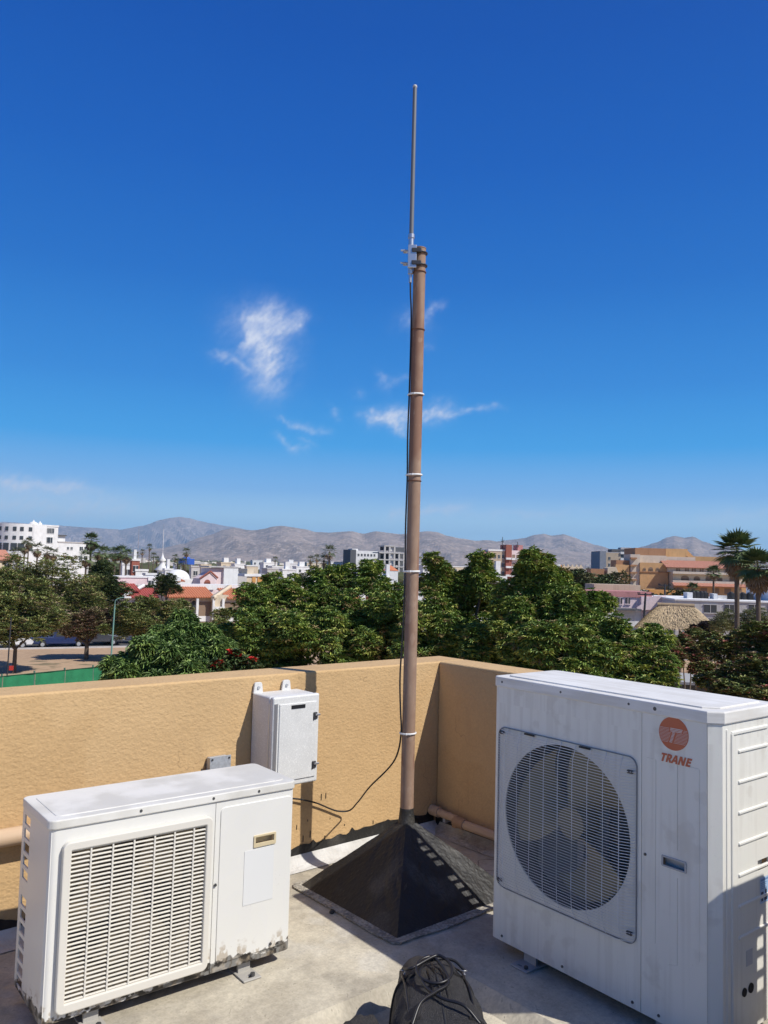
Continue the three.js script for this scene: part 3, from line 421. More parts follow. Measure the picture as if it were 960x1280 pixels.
// ---- the tall unit with the round fan opening behind a wire guard
const font = await new FontLoader().loadAsync('fonts/droid/droid_sans_bold.typeface.json');
function tallUnit(pos, turn, label, group) {
  const w = 0.985, d = 0.40, H = 1.054, b = 0.052, X = 0.4825, Z = d / 2, w0 = 0.965;      // X: half the flat front, the chamfer stands 2 cm past it
  const g = thing('condenser_unit', label, 'air conditioner', pos, turn, group);
  const en = tex(1024, 1024, (x, y) => { const n = fbm(x * 6, y * 6, 5, 3, 6), st = fbm(x * 60, y * 2, 3, 8), sp = vn(x * 380, y * 380, 6, 380); let c = [0.76, 0.74, 0.665].map(q => q * (0.955 + 0.06 * n)); c = lerp3(c, [0.60, 0.57, 0.50], 0.42 * sst(0.48, 0.72, st * 0.6 + n * 0.4)); c = lerp3(c, [0.54, 0.50, 0.43], 0.35 * sst(0.58, 0.72, fbm(x * 17, y * 17, 4, 19, 17)) * sst(0.45, 0.7, n)); if (sp > 0.978) c = c.map(q => q * 0.7); return c; });
  const enamel = new THREE.MeshStandardMaterial({ ...WHITE, map: en, roughness: 0.4 });
  const topMap = tex(1024, 512, (x, y) => { const st = fbm(x * 5, y * 70, 4, 13), n = fbm(x * 8, y * 8, 4, 12, 8), sp = vn(x * 300, y * 300, 14, 300); let c = lerp3([0.64, 0.61, 0.55], [0.78, 0.76, 0.71], sst(0.25, 0.75, 0.55 * st + 0.45 * n)); if (sp > 0.97) c = lerp3(c, [0.36, 0.32, 0.27], 0.6); return c; });
  const topPaint = new THREE.MeshStandardMaterial({ ...WHITE, map: topMap, roughness: 0.55 });
  const shell = upright(extrude(casingPlan(w, d, 0.02, 0.034, 0.006), H - 0.042)).translate(0.01, b, 0);
  const fx = 0.366, fy = 0.536, FR = 0.297, cutters = [];
  cutters.push(cyl(FR, FR, 0.06, 56).rotateX(Math.PI / 2).translate(fx - X, b + fy, Z));
  cutters.push(bx(0.0026, H * 1.1, 0.006, 0.707 - X, b + H / 2, Z));
  cutters.push(bx(0.0022, H * 1.1, 0.006, 0.951 - X, b + H / 2, Z));
  cutters.push(bx(0.088, 0.032, 0.05, 0.832 - X, b + 0.532, Z));
  for (const [x, y0, y1] of [[0.763, 0.25, 0.86], [0.845, 0.58, 0.86], [0.845, 0.21, 0.49], [0.925, 0.25, 0.86]]) cutters.push(bx(0.0018, y1 - y0, 0.003, x - X, b + (y0 + y1) / 2, Z));
  for (const [x, y, l, r] of [[0.744, 0.862, 0.036, 0], [0.904, 0.863, 0.04, 0], [0.83, 0.205, 0.034, 0.3], [0.912, 0.24, 0.034, 0.6]]) cutters.push(bx(l, 0.0016, 0.003).rotateZ(r).translate(x - X, b + y, Z));
  for (let i = 0; i < 13; i++) if (i !== 8) cutters.push(bx(0.05, 0.046, 0.045, 0.01 - w / 2, b + 0.10 + i * 0.0675, -Z + 0.042));   // slots on the far side at the back
  cutters.push(bx(0.05, 0.034, 0.075, 0.01 + w / 2, b + 0.518, Z - 0.298));
  mesh('casing', metreUV(cut(shell, cutters), 1, X, 0), enamel, g);
  const lid = mesh('top_cover', metreUV(upright(extrude(coverPlan(w + 0.004, d - 0.01, 0.02, 0.036), 0.032, 0.005)).translate(0.01, b + H - 0.037, 0.004), 1), topPaint, g);
  mesh('raised_field', metreUV(upright(extrude(coverPlan(w - 0.07, d - 0.08, 0.03, 0.04), 0.001, 0.003)).translate(0.01, b + H + 0.0015, 0), 1), topPaint, lid);
  // guard: 62 wires across, 9 down, in a rounded frame
  const gr = new THREE.Group(); gr.name = 'wire_guard'; g.add(gr);
  { const wire = mat(0.72, 0.71, 0.68, 0.4), x0 = 0.030, x1 = 0.690, y0 = 0.212, y1 = 0.852, r = 0.035;
    const s = roundRect(x0 - X, b + y0, x1 - X, b + y1, r), hole = new THREE.Path(); roundRect(x0 + 0.0019 - X, b + y0 + 0.0019, x1 - 0.0019 - X, b + y1 - 0.0019, r - 0.0019, hole); s.holes.push(hole);
    mesh('frame', extrude(s, 0.004, 0.0006).translate(0, 0, Z + 0.001), mat(0.24, 0.24, 0.24, 0.5), gr);
    const inset = (y) => { const k = Math.min(y - y0, y1 - y); return k < r ? r - Math.sqrt(Math.max(0, r * r - (r - k) * (r - k))) : 0; };
    for (let i = 0; i < 62; i++) { const y = y0 + 0.010 + i * (y1 - y0 - 0.02) / 61, q = inset(y) + 0.003; mesh('wire', tube([[x0 + q - X, b + y, Z + 0.005], [x0 + q + 0.03 - X, b + y, Z + 0.024], [fx - X, b + y, Z + 0.030], [x1 - q - 0.03 - X, b + y, Z + 0.024], [x1 - q - X, b + y, Z + 0.005]], 0.0014, 12, 5), wire, gr); }
    for (let i = 0; i < 9; i++) { const x = 0.085 + i * 0.0685; mesh('upright_wire', tube([[x - X, b + y0 + 0.004, Z + 0.005], [x - X, b + y0 + 0.03, Z + 0.021], [x - X, b + fy, Z + 0.027], [x - X, b + y1 - 0.03, Z + 0.021], [x - X, b + y1 - 0.004, Z + 0.005]], 0.0018, 12, 4), wire, gr); }
    for (const [x, y] of [[0.05, 0.83], [0.665, 0.80], [0.665, 0.25], [0.05, 0.24]]) { mesh('clip', [rbx(0.022, 0.012, 0.010, 0.002, x - X, b + y, Z + 0.008), screwGeo(x - X, b + y, Z + 0.015, 0.004)], screwMat, gr); }
    for (const x of [0.2, 0.47]) mesh('hook', bx(0.05, 0.006, 0.006, x - X, b + y1 - 0.006, Z + 0.009), mat(0.02, 0.02, 0.02, 0.6), gr); }
  // fan
  { mesh('shroud', new THREE.CylinderGeometry(FR, FR + 0.012, 0.10, 48, 1, true).rotateX(Math.PI / 2).translate(fx - X, b + fy, Z - 0.056), mat(0.15, 0.147, 0.135, 0.6), g);
    const hub = mesh('fan_hub', cyl(0.068, 0.06, 0.09, 28).rotateX(Math.PI / 2), mat(0.22, 0.19, 0.11, 0.6), g); hub.position.set(fx - X, b + fy, Z - 0.09); hub.rotation.z = 1.12; fanBlades(0.282, 3, 0.12, mat(0.25, 0.21, 0.11, 0.6, { side: THREE.DoubleSide }), hub);
    mesh('motor_bracket', [bx(0.03, H - 0.1, 0.012, fx - X - 0.06, b + H / 2, Z - 0.19), bx(0.03, H - 0.1, 0.012, fx - X + 0.06, b + H / 2, Z - 0.19)], inside, g); }
  mesh('partition', bx(0.006, H - 0.08, d - 0.14, 0.705 - X, b + H / 2 - 0.01, 0.05), inside, g);
  mesh('coil', finPack(0.034 - X, 0.702 - X, b + 0.015, b + H - 0.036, -Z + 0.125, 0.065), fins, g).userData.kind = 'stuff';
  mesh('coil_end_plate', bx(0.006, H - 0.06, 0.235, 0.032 - X, b + H / 2 - 0.012, -Z + 0.26), inside, g);
  mesh('base_pan', bx(w - 0.02, 0.012, d - 0.02, 0.01, b + 0.005, 0), mat(0.24, 0.24, 0.23, 0.7), g);
  for (const x of [0.19, 0.78]) { const f = mesh('foot', [cut(rbx(0.085, 0.007, d + 0.085, 0.002, x - X, 0.005, 0), [cyl(0.007, 0.007, 0.05, 10).scale(1.7, 1, 1).translate(x - X - 0.012, 0, Z + 0.022)]), bx(0.06, b - 0.008, 0.014, x - X, b / 2 + 0.002, Z - 0.03), bx(0.06, b - 0.008, 0.014, x - X, b / 2 + 0.002, -Z + 0.05)], mat(0.42, 0.42, 0.41, 0.5, { metalness: 0.2 }), g); mesh('anchor_bolt', cyl(0.008, 0.008, 0.010, 6).translate(x - X + 0.022, 0.0135, Z + 0.024), screwMat, f); }
  // finger pulls
  { const f = roundRect(0.7865 - X, b + 0.5145, 0.8775 - X, b + 0.5495, 0.003), fh = new THREE.Path(); roundRect(0.792 - X, b + 0.519, 0.872 - X, b + 0.545, 0.0015, fh); f.holes.push(fh);
    mesh('finger_pull', [extrude(f, 0.0012, 0.0008).translate(0, 0, Z + 0.001), bx(0.09, 0.036, 0.003, 0.832 - X, b + 0.532, Z - 0.022), bx(0.09, 0.003, 0.022, 0.832 - X, b + 0.5145, Z - 0.012)], mat(0.40, 0.40, 0.39, 0.5), g);
    mesh('side_pull', [bx(0.003, 0.038, 0.08, 0.01 + w / 2 - 0.026, b + 0.518, Z - 0.298), bx(0.022, 0.003, 0.08, 0.01 + w / 2 - 0.014, b + 0.4995, Z - 0.298)], mat(0.62, 0.60, 0.55, 0.5), g); }
  // pressed ribs, bead and stickers on the right hand side
  const sx = 0.01 + w / 2;
  for (let i = 0; i < 7; i++) mesh('pressed_rib', rbx(0.010, 0.012, 0.20, 0.0045, sx, b + 0.915 - i * 0.1005, Z - 0.232), enamel, g);
  mesh('pressed_rib', rbx(0.010, 0.014, 0.245, 0.0045, sx, b + 0.978, Z - 0.21), enamel, g);
  mesh('corner_bead', rbx(0.010, 0.93, 0.016, 0.0045, sx, b + 0.515, Z - 0.093), enamel, g);
  mesh('corner_bead', rbx(0.006, 0.99, 0.010, 0.0028, sx, b + 0.50, Z - 0.06), enamel, g);
  { const cv = document.createElement('canvas'); cv.width = 96; cv.height = 128; const k = cv.getContext('2d'); k.fillStyle = '#a9c3e0'; k.fillRect(0, 0, 96, 128); k.fillStyle = '#6d8db3'; k.fillRect(8, 8, 80, 10); for (let i = 0; i < 4; i++) k.fillRect(8, 26 + i * 9, 70 - i * 9, 4); k.fillStyle = '#22334f'; for (const [x, y, a, c] of [[10, 72, 26, 20], [54, 66, 18, 28], [12, 104, 20, 14], [44, 100, 36, 18]]) k.fillRect(x, y, a, c); const t = new THREE.CanvasTexture(cv); t.colorSpace = THREE.SRGBColorSpace;
    const st = mesh('blue_sticker', new THREE.PlaneGeometry(0.062, 0.085), new THREE.MeshStandardMaterial({ map: t, roughness: 0.4 }), g); st.rotation.y = Math.PI / 2; st.position.set(sx + 0.0015, b + 0.432, Z - 0.304); }
  for (const [z, y, r] of [[0.166, 0.133, 0.014], [0.209, 0.135, 0.016]]) mesh('knockout', cyl(r, r, 0.004, 18).rotateZ(Math.PI / 2).translate(sx + 0.001, b + y, Z - z), mat(0.01, 0.01, 0.01, 0.8), g);
  mesh('rating_plate', bx(0.001, 0.05, 0.04, sx + 0.001, b + 0.235, Z - 0.2), mat(0.5, 0.51, 0.53, 0.4), g);
  for (const x of [0.044, 0.35, 0.655]) mesh('screw', screwGeo(x - X, b + H - 0.02, Z + 0.0055 - 0.005 + 0.002, 0.0055), screwMat, g);
  mesh('screw', screwGeo(0.76 - X, b + H - 0.021, Z + 0.0025, 0.008), screwMat, g);
  for (const [x, y] of [[0.722, 0.532], [0.062, 0.02], [0.369, 0.02], [0.674, 0.02], [0.776, 0.02]]) mesh('screw', screwGeo(x - X, b + y, Z + 0.001, 0.0055), screwMat, g);
  for (const z of [0.075, 0.32]) mesh('screw', cyl(0.006, 0.006, 0.005, 10).rotateZ(Math.PI / 2).translate(sx + 0.004, b + H - 0.02, Z - z), screwMat, g);
  // badge: an orange roundel crossed by fine pale lines, and the maker's name in slanted capitals
  const orange = mat(0.50, 0.125, 0.055, 0.45), pale = mat(0.66, 0.62, 0.58, 0.45), ox = 0.830 - X, oy = b + 0.960, oz = Z + 0.0006;
  const badge = mesh('roundel', upright(new THREE.CylinderGeometry(0.0555, 0.0555, 0.0012, 48)).rotateX(Math.PI).translate(ox, oy, oz), orange, g);
  { const L = []; for (let i = 0; i < 11; i++) { const y = 0.016 - i * 0.0046, half = Math.sqrt(0.0535 ** 2 - y * y), sh = -0.0016 * i, seg = i < 3 ? [[-half, -0.016], [-0.012, 0.034 + sh], [0.038 + sh, half]] : [[-half, -0.004 + sh], [0.001 + sh, 0.011 + sh], [0.017 + sh, half]]; seg.forEach(([p, q], k) => { if (q > p) L.push(bx(q - p, k === 1 ? 0.0021 : 0.0009, 0.0008, ox + (p + q) / 2, oy + y + (k === 1 ? 0.0012 : 0), oz + 0.0008)); }); }
    mesh('roundel_lines', L, pale, badge); }
  const tg = new TextGeometry('TRANE', { font, size: 0.027, depth: 0.0008, curveSegments: 3, bevelEnabled: true, bevelSize: 0.0009, bevelThickness: 0.0002, bevelSegments: 1 }); tg.computeBoundingBox(); const tb = tg.boundingBox; tg.translate(-(tb.min.x + tb.max.x) / 2, 0, 0); tg.scale(0.112 / (tb.max.x - tb.min.x), 1, 1); tg.applyMatrix4(new THREE.Matrix4().makeShear(0, 0, 0.32, 0, 0, 0)); tg.translate(0.834 - X, b + 0.862, Z + 0.0006);
  mesh('lettering', tg, orange, g);
  return g;
}
{
  const o = [0.4837, -3.4165], yaw = 0.9017, w0 = 0.965, d = 0.40;
  const a = [Math.cos(yaw), Math.sin(yaw)], n = [-Math.sin(yaw), Math.cos(yaw)];
  const p = [o[0] + a[0] * w0 / 2 - n[0] * d / 2, 0, o[1] + a[1] * w0 / 2 - n[1] * d / 2];
  const tall = tallUnit(p, -yaw, 'tall white condenser with round fan behind wire guard and orange roundel');
  copyOf(tall, [p[0] + a[0] * 1.46 - n[0] * 0.12, 0, p[2] + a[1] * 1.46 - n[1] * 0.12], -yaw, 'second tall condenser in the row, out of view beyond the first');
}
// ---- travel bag on the floor
{
  const nylonMap = tex(512, 512, (x, y) => { const a = vn(x * 128, y * 128, 3, 128), c = fbm(x * 9, y * 9, 4, 5, 9), wv = 0.5 + 0.5 * Math.sin(x * 1608) * Math.sin(y * 1608); const v = 0.018 + 0.022 * c + 0.010 * a + 0.008 * wv; return [v * 1.03, v * 0.97, v * 0.97]; });
  const nylonBump = tex(512, 512, (x, y) => 0.6 * fbm(x * 8, y * 8, 5, 6, 8) + 0.4 * vn(x * 200, y * 200, 7, 200), false);
  const nylon = new THREE.MeshStandardMaterial({ ...WHITE, map: nylonMap, bumpMap: nylonBump, bumpScale: 0.016, roughness: 0.6, side: THREE.DoubleSide }), leather = mat(0.014, 0.013, 0.014, 0.4);
  const g = thing('duffel_bag', 'black nylon duffel bag with looped carrying handles and metal clips', 'bag', [0.215, -STEP, -2.63], 0.06);
  // soft sausage: section with flat foot and slack, rounded shoulders, swept along z from the far end (-) to the near end (+)
  const L = 0.68, sec = 48, len = 44, P = [];
  const radius = t => Math.pow(Math.max(0, 1 - Math.pow(Math.abs(2 * t - 1), 5)), 0.34);
  const pt = (i, j) => {
    const t = mix(0.004, 0.996, i / len), a = j / sec * 2 * Math.PI, e = radius(t), z = (t - 0.5) * L, ca = Math.cos(a), sa = Math.sin(a);
    let x = Math.sign(ca) * Math.pow(Math.abs(ca), 0.60), y = Math.sign(sa) * Math.pow(Math.abs(sa), 0.56); const up = (y + 1) / 2;
    const fold = 0.012 * (fbm(z * 14 + 3, a * 1.6, 4, 3) - 0.5) * 2 + 0.008 * Math.sin(z * 46 + 5 * fbm(a * 1.2, z * 5, 2, 9)) * sst(0.25, 0.6, up) * (1 - sst(0.75, 0.95, up)), sag = -0.016 * Math.exp(-Math.pow(x / 0.4, 2)) * Math.sin(t * 9 + 1) * (sa > 0 ? 1 : 0);
    x *= mix(1.0, 0.74, Math.pow(up, 1.6)) * mix(0.125, 0.168, sst(0, 0.55, t)) * mix(0.55, 1, e); y = 0.132 + y * 0.132 * mix(0.7, 1, e);
    const n = 1 + fold * 5 * (0.4 + 0.6 * up); return [x * n, Math.max(0.001, (y - 0.13) * n + 0.13 + sag), z * mix(1, 0.93, Math.pow(up, 3))];
  };
  for (let i = 0; i < len; i++) for (let j = 0; j < sec; j++) { const a = pt(i, j), b = pt(i, j + 1), c = pt(i + 1, j + 1), d = pt(i + 1, j); P.push(...a, ...c, ...b, ...a, ...d, ...c); }
  for (const i of [0, len]) { const c = [0, 0.12, pt(i, 0)[2]]; for (let j = 0; j < sec; j++) { const a = pt(i, j), b = pt(i, j + 1); i ? P.push(...a, ...b, ...c) : P.push(...b, ...a, ...c); } }
  let B = new THREE.BufferGeometry(); B.setAttribute('position', new THREE.Float32BufferAttribute(P, 3)); B = mergeVertices(B); B.computeVertexNormals();
  const topY = (z) => { const t = z / L / 0.93 + 0.5; let best = 0; const i = Math.round((t - 0.004) / 0.992 * len); best = pt(Math.min(len, Math.max(0, i)), sec / 4)[1]; return best; };
  const body = mesh('body', metreUV(B, 0.3), nylon, g), zs = [-0.27, -0.2, -0.13, -0.06, 0.01, 0.08, 0.15, 0.22, 0.28];
  mesh('zip', tube(zs.map(z => [0, topY(z) + 0.0005, z]), 0.004, 60, 6), mat(0.03, 0.03, 0.031, 0.45), body);
  for (const s of [-1, 1]) { mesh('seam', tube(zs.map(z => [s * 0.022, topY(z) - 0.001, z]), 0.0025, 60, 6), leather, body); mesh('piping', tube(zs.map(z => [s * 0.102 * (Math.abs(z) > 0.25 ? 0.8 : 1), topY(z) * 0.90, z]), 0.004, 60, 6), leather, body); }
  // webbing bands over the shoulders, the handles clipped to them
  for (const z of [-0.15, 0.13]) for (const s of [-1, 1]) { const i = ((z / L + 0.5) - 0.004) / 0.992 * len; mesh('webbing', tube([-0.5, -0.2, 0.15, 0.45, 0.75, 1.0, 1.15].map(a => { const q = pt(i, (s > 0 ? a : Math.PI - a) / (2 * Math.PI) * sec); return [q[0] * 1.01, q[1] + 0.001, q[2]]; }), 0.006, 30, 6), nylon, g); }
  const ty = topY(0); const ring = []; for (let i = 0; i <= 20; i++) { const t = 0.9 + i / 20 * 6.6; ring.push([-0.004 + (0.064 - i * 0.0005) * Math.cos(t), ty + 0.014 + 0.006 * Math.sin(t + 0.6) + i * 0.0003, -0.10 - 0.080 * Math.sin(t)]); }
  mesh('handle', tube([[-0.10, topY(0.13) - 0.004, 0.135], [-0.07, ty + 0.008, 0.085], [-0.02, ty + 0.013, 0.035], [0.03, ty + 0.014, -0.02], ...ring.slice(2), [-0.08, ty + 0.010, -0.12], [-0.104, topY(-0.15) - 0.002, -0.16]], 0.0050, 130, 10), leather, g);
  mesh('handle', tube([[0.104, topY(0.13) - 0.006, 0.13], [0.06, ty + 0.006, 0.10], [0.0, ty + 0.007, 0.06], [-0.04, ty + 0.006, 0.0], [-0.055, ty + 0.008, -0.08], [-0.035, ty + 0.008, -0.15], [0.01, ty + 0.008, -0.185], [0.07, ty + 0.006, -0.18], [0.104, topY(-0.15) - 0.004, -0.15]], 0.0048, 90, 10), leather, g);
  for (const [x, z] of [[-0.102, 0.145], [0.104, 0.14], [0.100, -0.155], [-0.100, -0.16]]) mesh('clip', [new THREE.TorusGeometry(0.011, 0.0024, 6, 14).rotateX(1.2).translate(x, topY(z) - 0.006, z), rbx(0.007, 0.005, 0.020, 0.002, x, topY(z) - 0.008, z + 0.014)], mat(0.35, 0.35, 0.36, 0.35, { metalness: 0.7 }), g);
  mesh('end_pocket', metreUV(rbx(0.20, 0.14, 0.03, 0.014, 0, 0.115, -0.322, 4), 0.3), nylon, g);
  // a crumpled dark cloth pouch beside it
  const C = new THREE.SphereGeometry(0.12, 48, 30), q = C.attributes.position; for (let i = 0; i < q.count; i++) { const x = q.getX(i), y = q.getY(i), z = q.getZ(i), k = 1 + 0.8 * (fbm(x * 15 + 3, z * 15 + y * 11, 4, 8) - 0.5); q.setXYZ(i, x * 1.0 * k, Math.max(-0.085, y * 0.86 * k), z * 1.35 * k); } C.computeVertexNormals();
  const pouch = mesh('cloth_pouch', metreUV(C.translate(0, 0.087, 0), 0.3), nylon); pouch.position.set(-0.035, -STEP, -2.55); tag(pouch, 'crumpled black cloth pouch leaning against the duffel bag', 'pouch');
}

// ================================================================ THE TOWN AND THE LAND BEHIND IT
const G0 = GROUND_Y;
const polar = (az, D, y) => [Math.sin(az) * D, y, -Math.cos(az) * D];
const DEG = Math.PI / 180;
// --- ground: one sheet to the horizon
{
  const P = [], UV = [], rad = [0, 12, 25, 40, 60, 90, 140, 220, 350, 600, 1000, 1700, 3000, 5000, 8000, 13000, 21000], N = 96;
  const hgt = r => G0 + (r > 1500 ? (r - 1500) * 0.0035 : 0);
  for (let i = 0; i < rad.length - 1; i++) for (let j = 0; j < N; j++) { const q = (r, k) => { const a = k / N * 2 * Math.PI; return [Math.sin(a) * r, hgt(r), -Math.cos(a) * r]; }; const a = q(rad[i], j), b = q(rad[i + 1], j), c = q(rad[i + 1], j + 1), d = q(rad[i], j + 1); for (const v of [a, c, b, a, d, c]) { P.push(...v); UV.push(v[0] / 60, v[2] / 60); } }
  const g = new THREE.BufferGeometry(); g.setAttribute('position', new THREE.Float32BufferAttribute(P, 3)); g.setAttribute('uv', new THREE.Float32BufferAttribute(UV, 2)); g.computeVertexNormals();
  const soil = tex(1024, 1024, (x, y) => { const a = fbm(x * 12, y * 12, 5, 3, 12), b = vn(x * 250, y * 250, 4, 250), c = fbm(x * 40, y * 40, 3, 6, 40); let q = lerp3([0.33, 0.215, 0.13], [0.50, 0.35, 0.215], 0.6 * a + 0.4 * b); q = lerp3(q, [0.10, 0.095, 0.045], 0.7 * sst(0.60, 0.72, c * 0.6 + a * 0.4)); return q; });
  structure('ground', g, new THREE.MeshStandardMaterial({ ...WHITE, map: soil, roughness: 0.97 }));
}
// --- mountains: height fields between a foot and a crest line, with spurs and gullies
const scrubMap = tex(1024, 1024, (x, y) => { const a = fbm(x * 16, y * 16, 5, 3, 16), b = vn(x * 200, y * 200, 4, 200), c = fbm(x * 60, y * 60, 3, 5, 60); let q = lerp3([0.195, 0.152, 0.12], [0.33, 0.255, 0.20], sst(0.3, 0.7, a * 0.6 + b * 0.4)); q = lerp3(q, [0.45, 0.37, 0.305], 0.6 * sst(0.60, 0.72, c * 0.55 + b * 0.45)); return q; });
function range(name, crest, D0, D1, seed, uvs) {
  const N = 260, M = 40, P = [], UV = [], a0 = crest[0][0], a1 = crest[crest.length - 1][0];
  const el = az => { let k = 0; while (k < crest.length - 2 && az > crest[k + 1][0]) k++; const A = crest[k], B = crest[k + 1], t = (az - A[0]) / (B[0] - A[0]), s = t * t * (3 - 2 * t); return mix(A[1], B[1], mix(t, s, 0.5)) + 0.05 * (fbm(az * 3.1, 4.4, 4, seed) - 0.5); };
  const V = (i, j) => {
    const az = mix(a0, a1, i / N), t = j / M, D = mix(D0, D1 * 1.12, t), tc = Math.min(1, t * (D1 * 1.12 - D0) / (D1 - D0));
    const H = EYE.y + Math.tan(el(az) * DEG) * D1 - G0;
    const past = Math.max(0, (D - D1) / (D1 * 0.12));
    const x = az * D1 * DEG / 900, y = D / 900; const spur = 1 - Math.abs(fbm(x * 1.3 + 0.25 * y, y * 0.32, 4, seed + 3) - 0.5) * 3.2, det = fbm(x * 5, y * 3, 5, seed + 9) - 0.5;
    let h = H * (0.10 * tc + 0.90 * Math.pow(tc, 1.55)); h += H * Math.sin(Math.PI * Math.min(1, tc)) * (0.20 * (spur - 0.45) + 0.13 * det);
    h = Math.min(h, H * D / D1 * 0.995 + 6); if (tc >= 1) h = H * (1 - 0.6 * past);
    const p = polar(az * DEG, D, G0 - 8 + Math.max(0, h)); return p;
  };
  const W2 = []; for (let i = 0; i <= N; i++) { W2.push([]); for (let j = 0; j <= M; j++) W2[i].push(V(i, j)); }
  for (let i = 0; i < N; i++) for (let j = 0; j < M; j++) for (const [a, b] of [[0, 0], [1, 0], [1, 1], [0, 0], [1, 1], [0, 1]]) { const v = W2[i + a][j + b]; P.push(...v); UV.push(v[0] / uvs, v[2] / uvs + v[1] / uvs); }
  let g = new THREE.BufferGeometry(); g.setAttribute('position', new THREE.Float32BufferAttribute(P, 3)); g.setAttribute('uv', new THREE.Float32BufferAttribute(UV, 2)); g.computeVertexNormals();
  return structure(name, g, new THREE.MeshStandardMaterial({ ...WHITE, map: scrubMap, roughness: 1 }));
}
range('far_mountain', [[-36, 2.2], [-25.5, 2.3], [-22.15, 2.2], [-20.16, 2.15], [-18.12, 2.09], [-16.58, 2.42], [-15.54, 2.85], [-14.86, 3.02], [-14.22, 3.12], [-13.58, 3.04], [-12.87, 2.9], [-12.21, 2.76], [-10.67, 2.55], [-8.44, 2.2], [-4.5, 2.0], [0, 1.5]], 15500, 19000, 40, 6600);
range('mountain', [[-34, 0.7], [-24, 0.5], [-18.05, 0.55], [-15.46, 0.93], [-13.88, 1.31], [-12.82, 1.79], [-12.02, 2.04], [-11.21, 2.4], [-10.56, 2.54], [-9.84, 2.45], [-9.11, 2.42], [-8.45, 2.55], [-7.79, 2.74], [-7.23, 2.82], [-6.5, 2.73], [-5.65, 2.64], [-4.79, 2.44], [-3.94, 2.41], [-3.09, 2.49], [-2.24, 2.57], [-1.39, 2.42], [-0.54, 2.62], [0.32, 2.53], [1.18, 2.43], [2.31, 2.58], [3.16, 2.71], [3.73, 2.67], [4.59, 2.4], [5.44, 2.25], [6.57, 2.11], [7.41, 2.18], [8.08, 2.08], [9.08, 1.9], [12, 1.6], [16, 1.2]], 5200, 8600, 10, 4300);
range('mountain', [[6, 1.7], [9.08, 2.2], [9.91, 2.34], [10.62, 2.58], [11.28, 2.65], [11.83, 2.55], [12.64, 2.67], [13.19, 2.51], [14.0, 2.2], [14.8, 1.94], [16.13, 1.58], [17.69, 1.40], [20, 1.2], [30, 0.9]], 7600, 11500, 22, 4300);
range('mountain', [[14, 0.9], [16.13, 1.3], [17.17, 1.65], [17.94, 1.88], [18.71, 2.16], [19.48, 2.5], [19.88, 2.61], [20.48, 2.51], [21.03, 2.57], [21.72, 2.26], [22.46, 2.0], [23.18, 1.96], [24.61, 1.57], [26.91, 1.2], [36, 0.9]], 6800, 10600, 33, 4300);

// --- foliage: leaves in sprays, gathered round lobes of a crown
function leaves(lobes, o) {
  const R = rng(o.seed), P = [], C = [], v = new THREE.Vector3(), d = new THREE.Vector3();
  const area = lobes.map(l => l[3] * l[3]), tot = area.reduce((a, b) => a + b, 0);
  lobes.forEach((l, li) => {
    const k = Math.round(o.sprays * area[li] / tot);
    for (let i = 0; i < k; i++) {
      const z = R() * 2 - 1, a = R() * 2 * Math.PI, q = Math.sqrt(1 - z * z); d.set(q * Math.cos(a), z, q * Math.sin(a));
      const bump = 0.74 + 1.15 * (fbm(d.x * 2.9 + li * 7.3 + 9, d.y * 2.9 + d.z * 2.3 + 20, 3, o.seed) - 0.42), rad = l[3] * bump * (0.50 + 0.50 * Math.pow(R(), 0.45));
      v.set(l[0] + d.x * 1.05 * rad, l[1] + d.y * (l[4] || 0.85) * rad, l[2] + d.z * 1.05 * rad);
      const tone = R(), pal = o.colors, base = tone < o.mix[0] ? pal[0] : tone < o.mix[1] ? pal[1] : tone < o.mix[2] ? pal[2] : pal[3], num = o.per;
      for (let j = 0; j < num; j++) {
        const t = (j + R()) / num * 2 * Math.PI; let sx = Math.cos(t) + d.x * 0.55, sy = 0.55 - o.droop * R() * 1.6 + d.y * 0.55, sz = Math.sin(t) + d.z * 0.55; const sl = 1 / Math.hypot(sx, sy, sz); sx *= sl; sy *= sl; sz *= sl;
        const len = o.len * (0.7 + 0.6 * R()), wd = o.wid * (0.75 + 0.5 * R()), hl = Math.hypot(sx, sz), nx = hl > 0.05 ? -sz / hl * wd : wd, nz = hl > 0.05 ? sx / hl * wd : 0;
        const bX = v.x + sx * len * 0.12, bY = v.y + sy * len * 0.12, bZ = v.z + sz * len * 0.12, tX = v.x + sx * len, tY = v.y + sy * len - o.droop * len * 0.35, tZ = v.z + sz * len, mX = v.x + sx * len * 0.5, mY = v.y + sy * len * 0.5 + wd * 0.5, mZ = v.z + sz * len * 0.5;
        P.push(bX, bY, bZ, mX + nx, mY, mZ + nz, tX, tY, tZ, bX, bY, bZ, tX, tY, tZ, mX - nx, mY, mZ - nz);
        const f = 0.72 + 0.56 * R(), c0 = base[0] * f, c1 = base[1] * f, c2 = base[2] * f; for (let m = 0; m < 6; m++) C.push(c0, c1, c2);
      }
    }
  });
  const g = new THREE.BufferGeometry(); g.setAttribute('position', new THREE.Float32BufferAttribute(P, 3)); g.setAttribute('color', new THREE.Float32BufferAttribute(C, 3)); g.computeVertexNormals(); return g;
}
const leafMat = new THREE.MeshStandardMaterial({ ...WHITE, vertexColors: true, roughness: 0.58, side: THREE.DoubleSide });
const softLeaf = new THREE.MeshStandardMaterial({ ...WHITE, vertexColors: true, roughness: 0.8, side: THREE.DoubleSide });
const barkMap = tex(256, 256, (x, y) => lerp3([0.07, 0.052, 0.038], [0.17, 0.13, 0.095], fbm(x * 24, y * 6, 4, 5)));
const bark = new THREE.MeshStandardMaterial({ ...WHITE, map: barkMap, roughness: 0.95 });
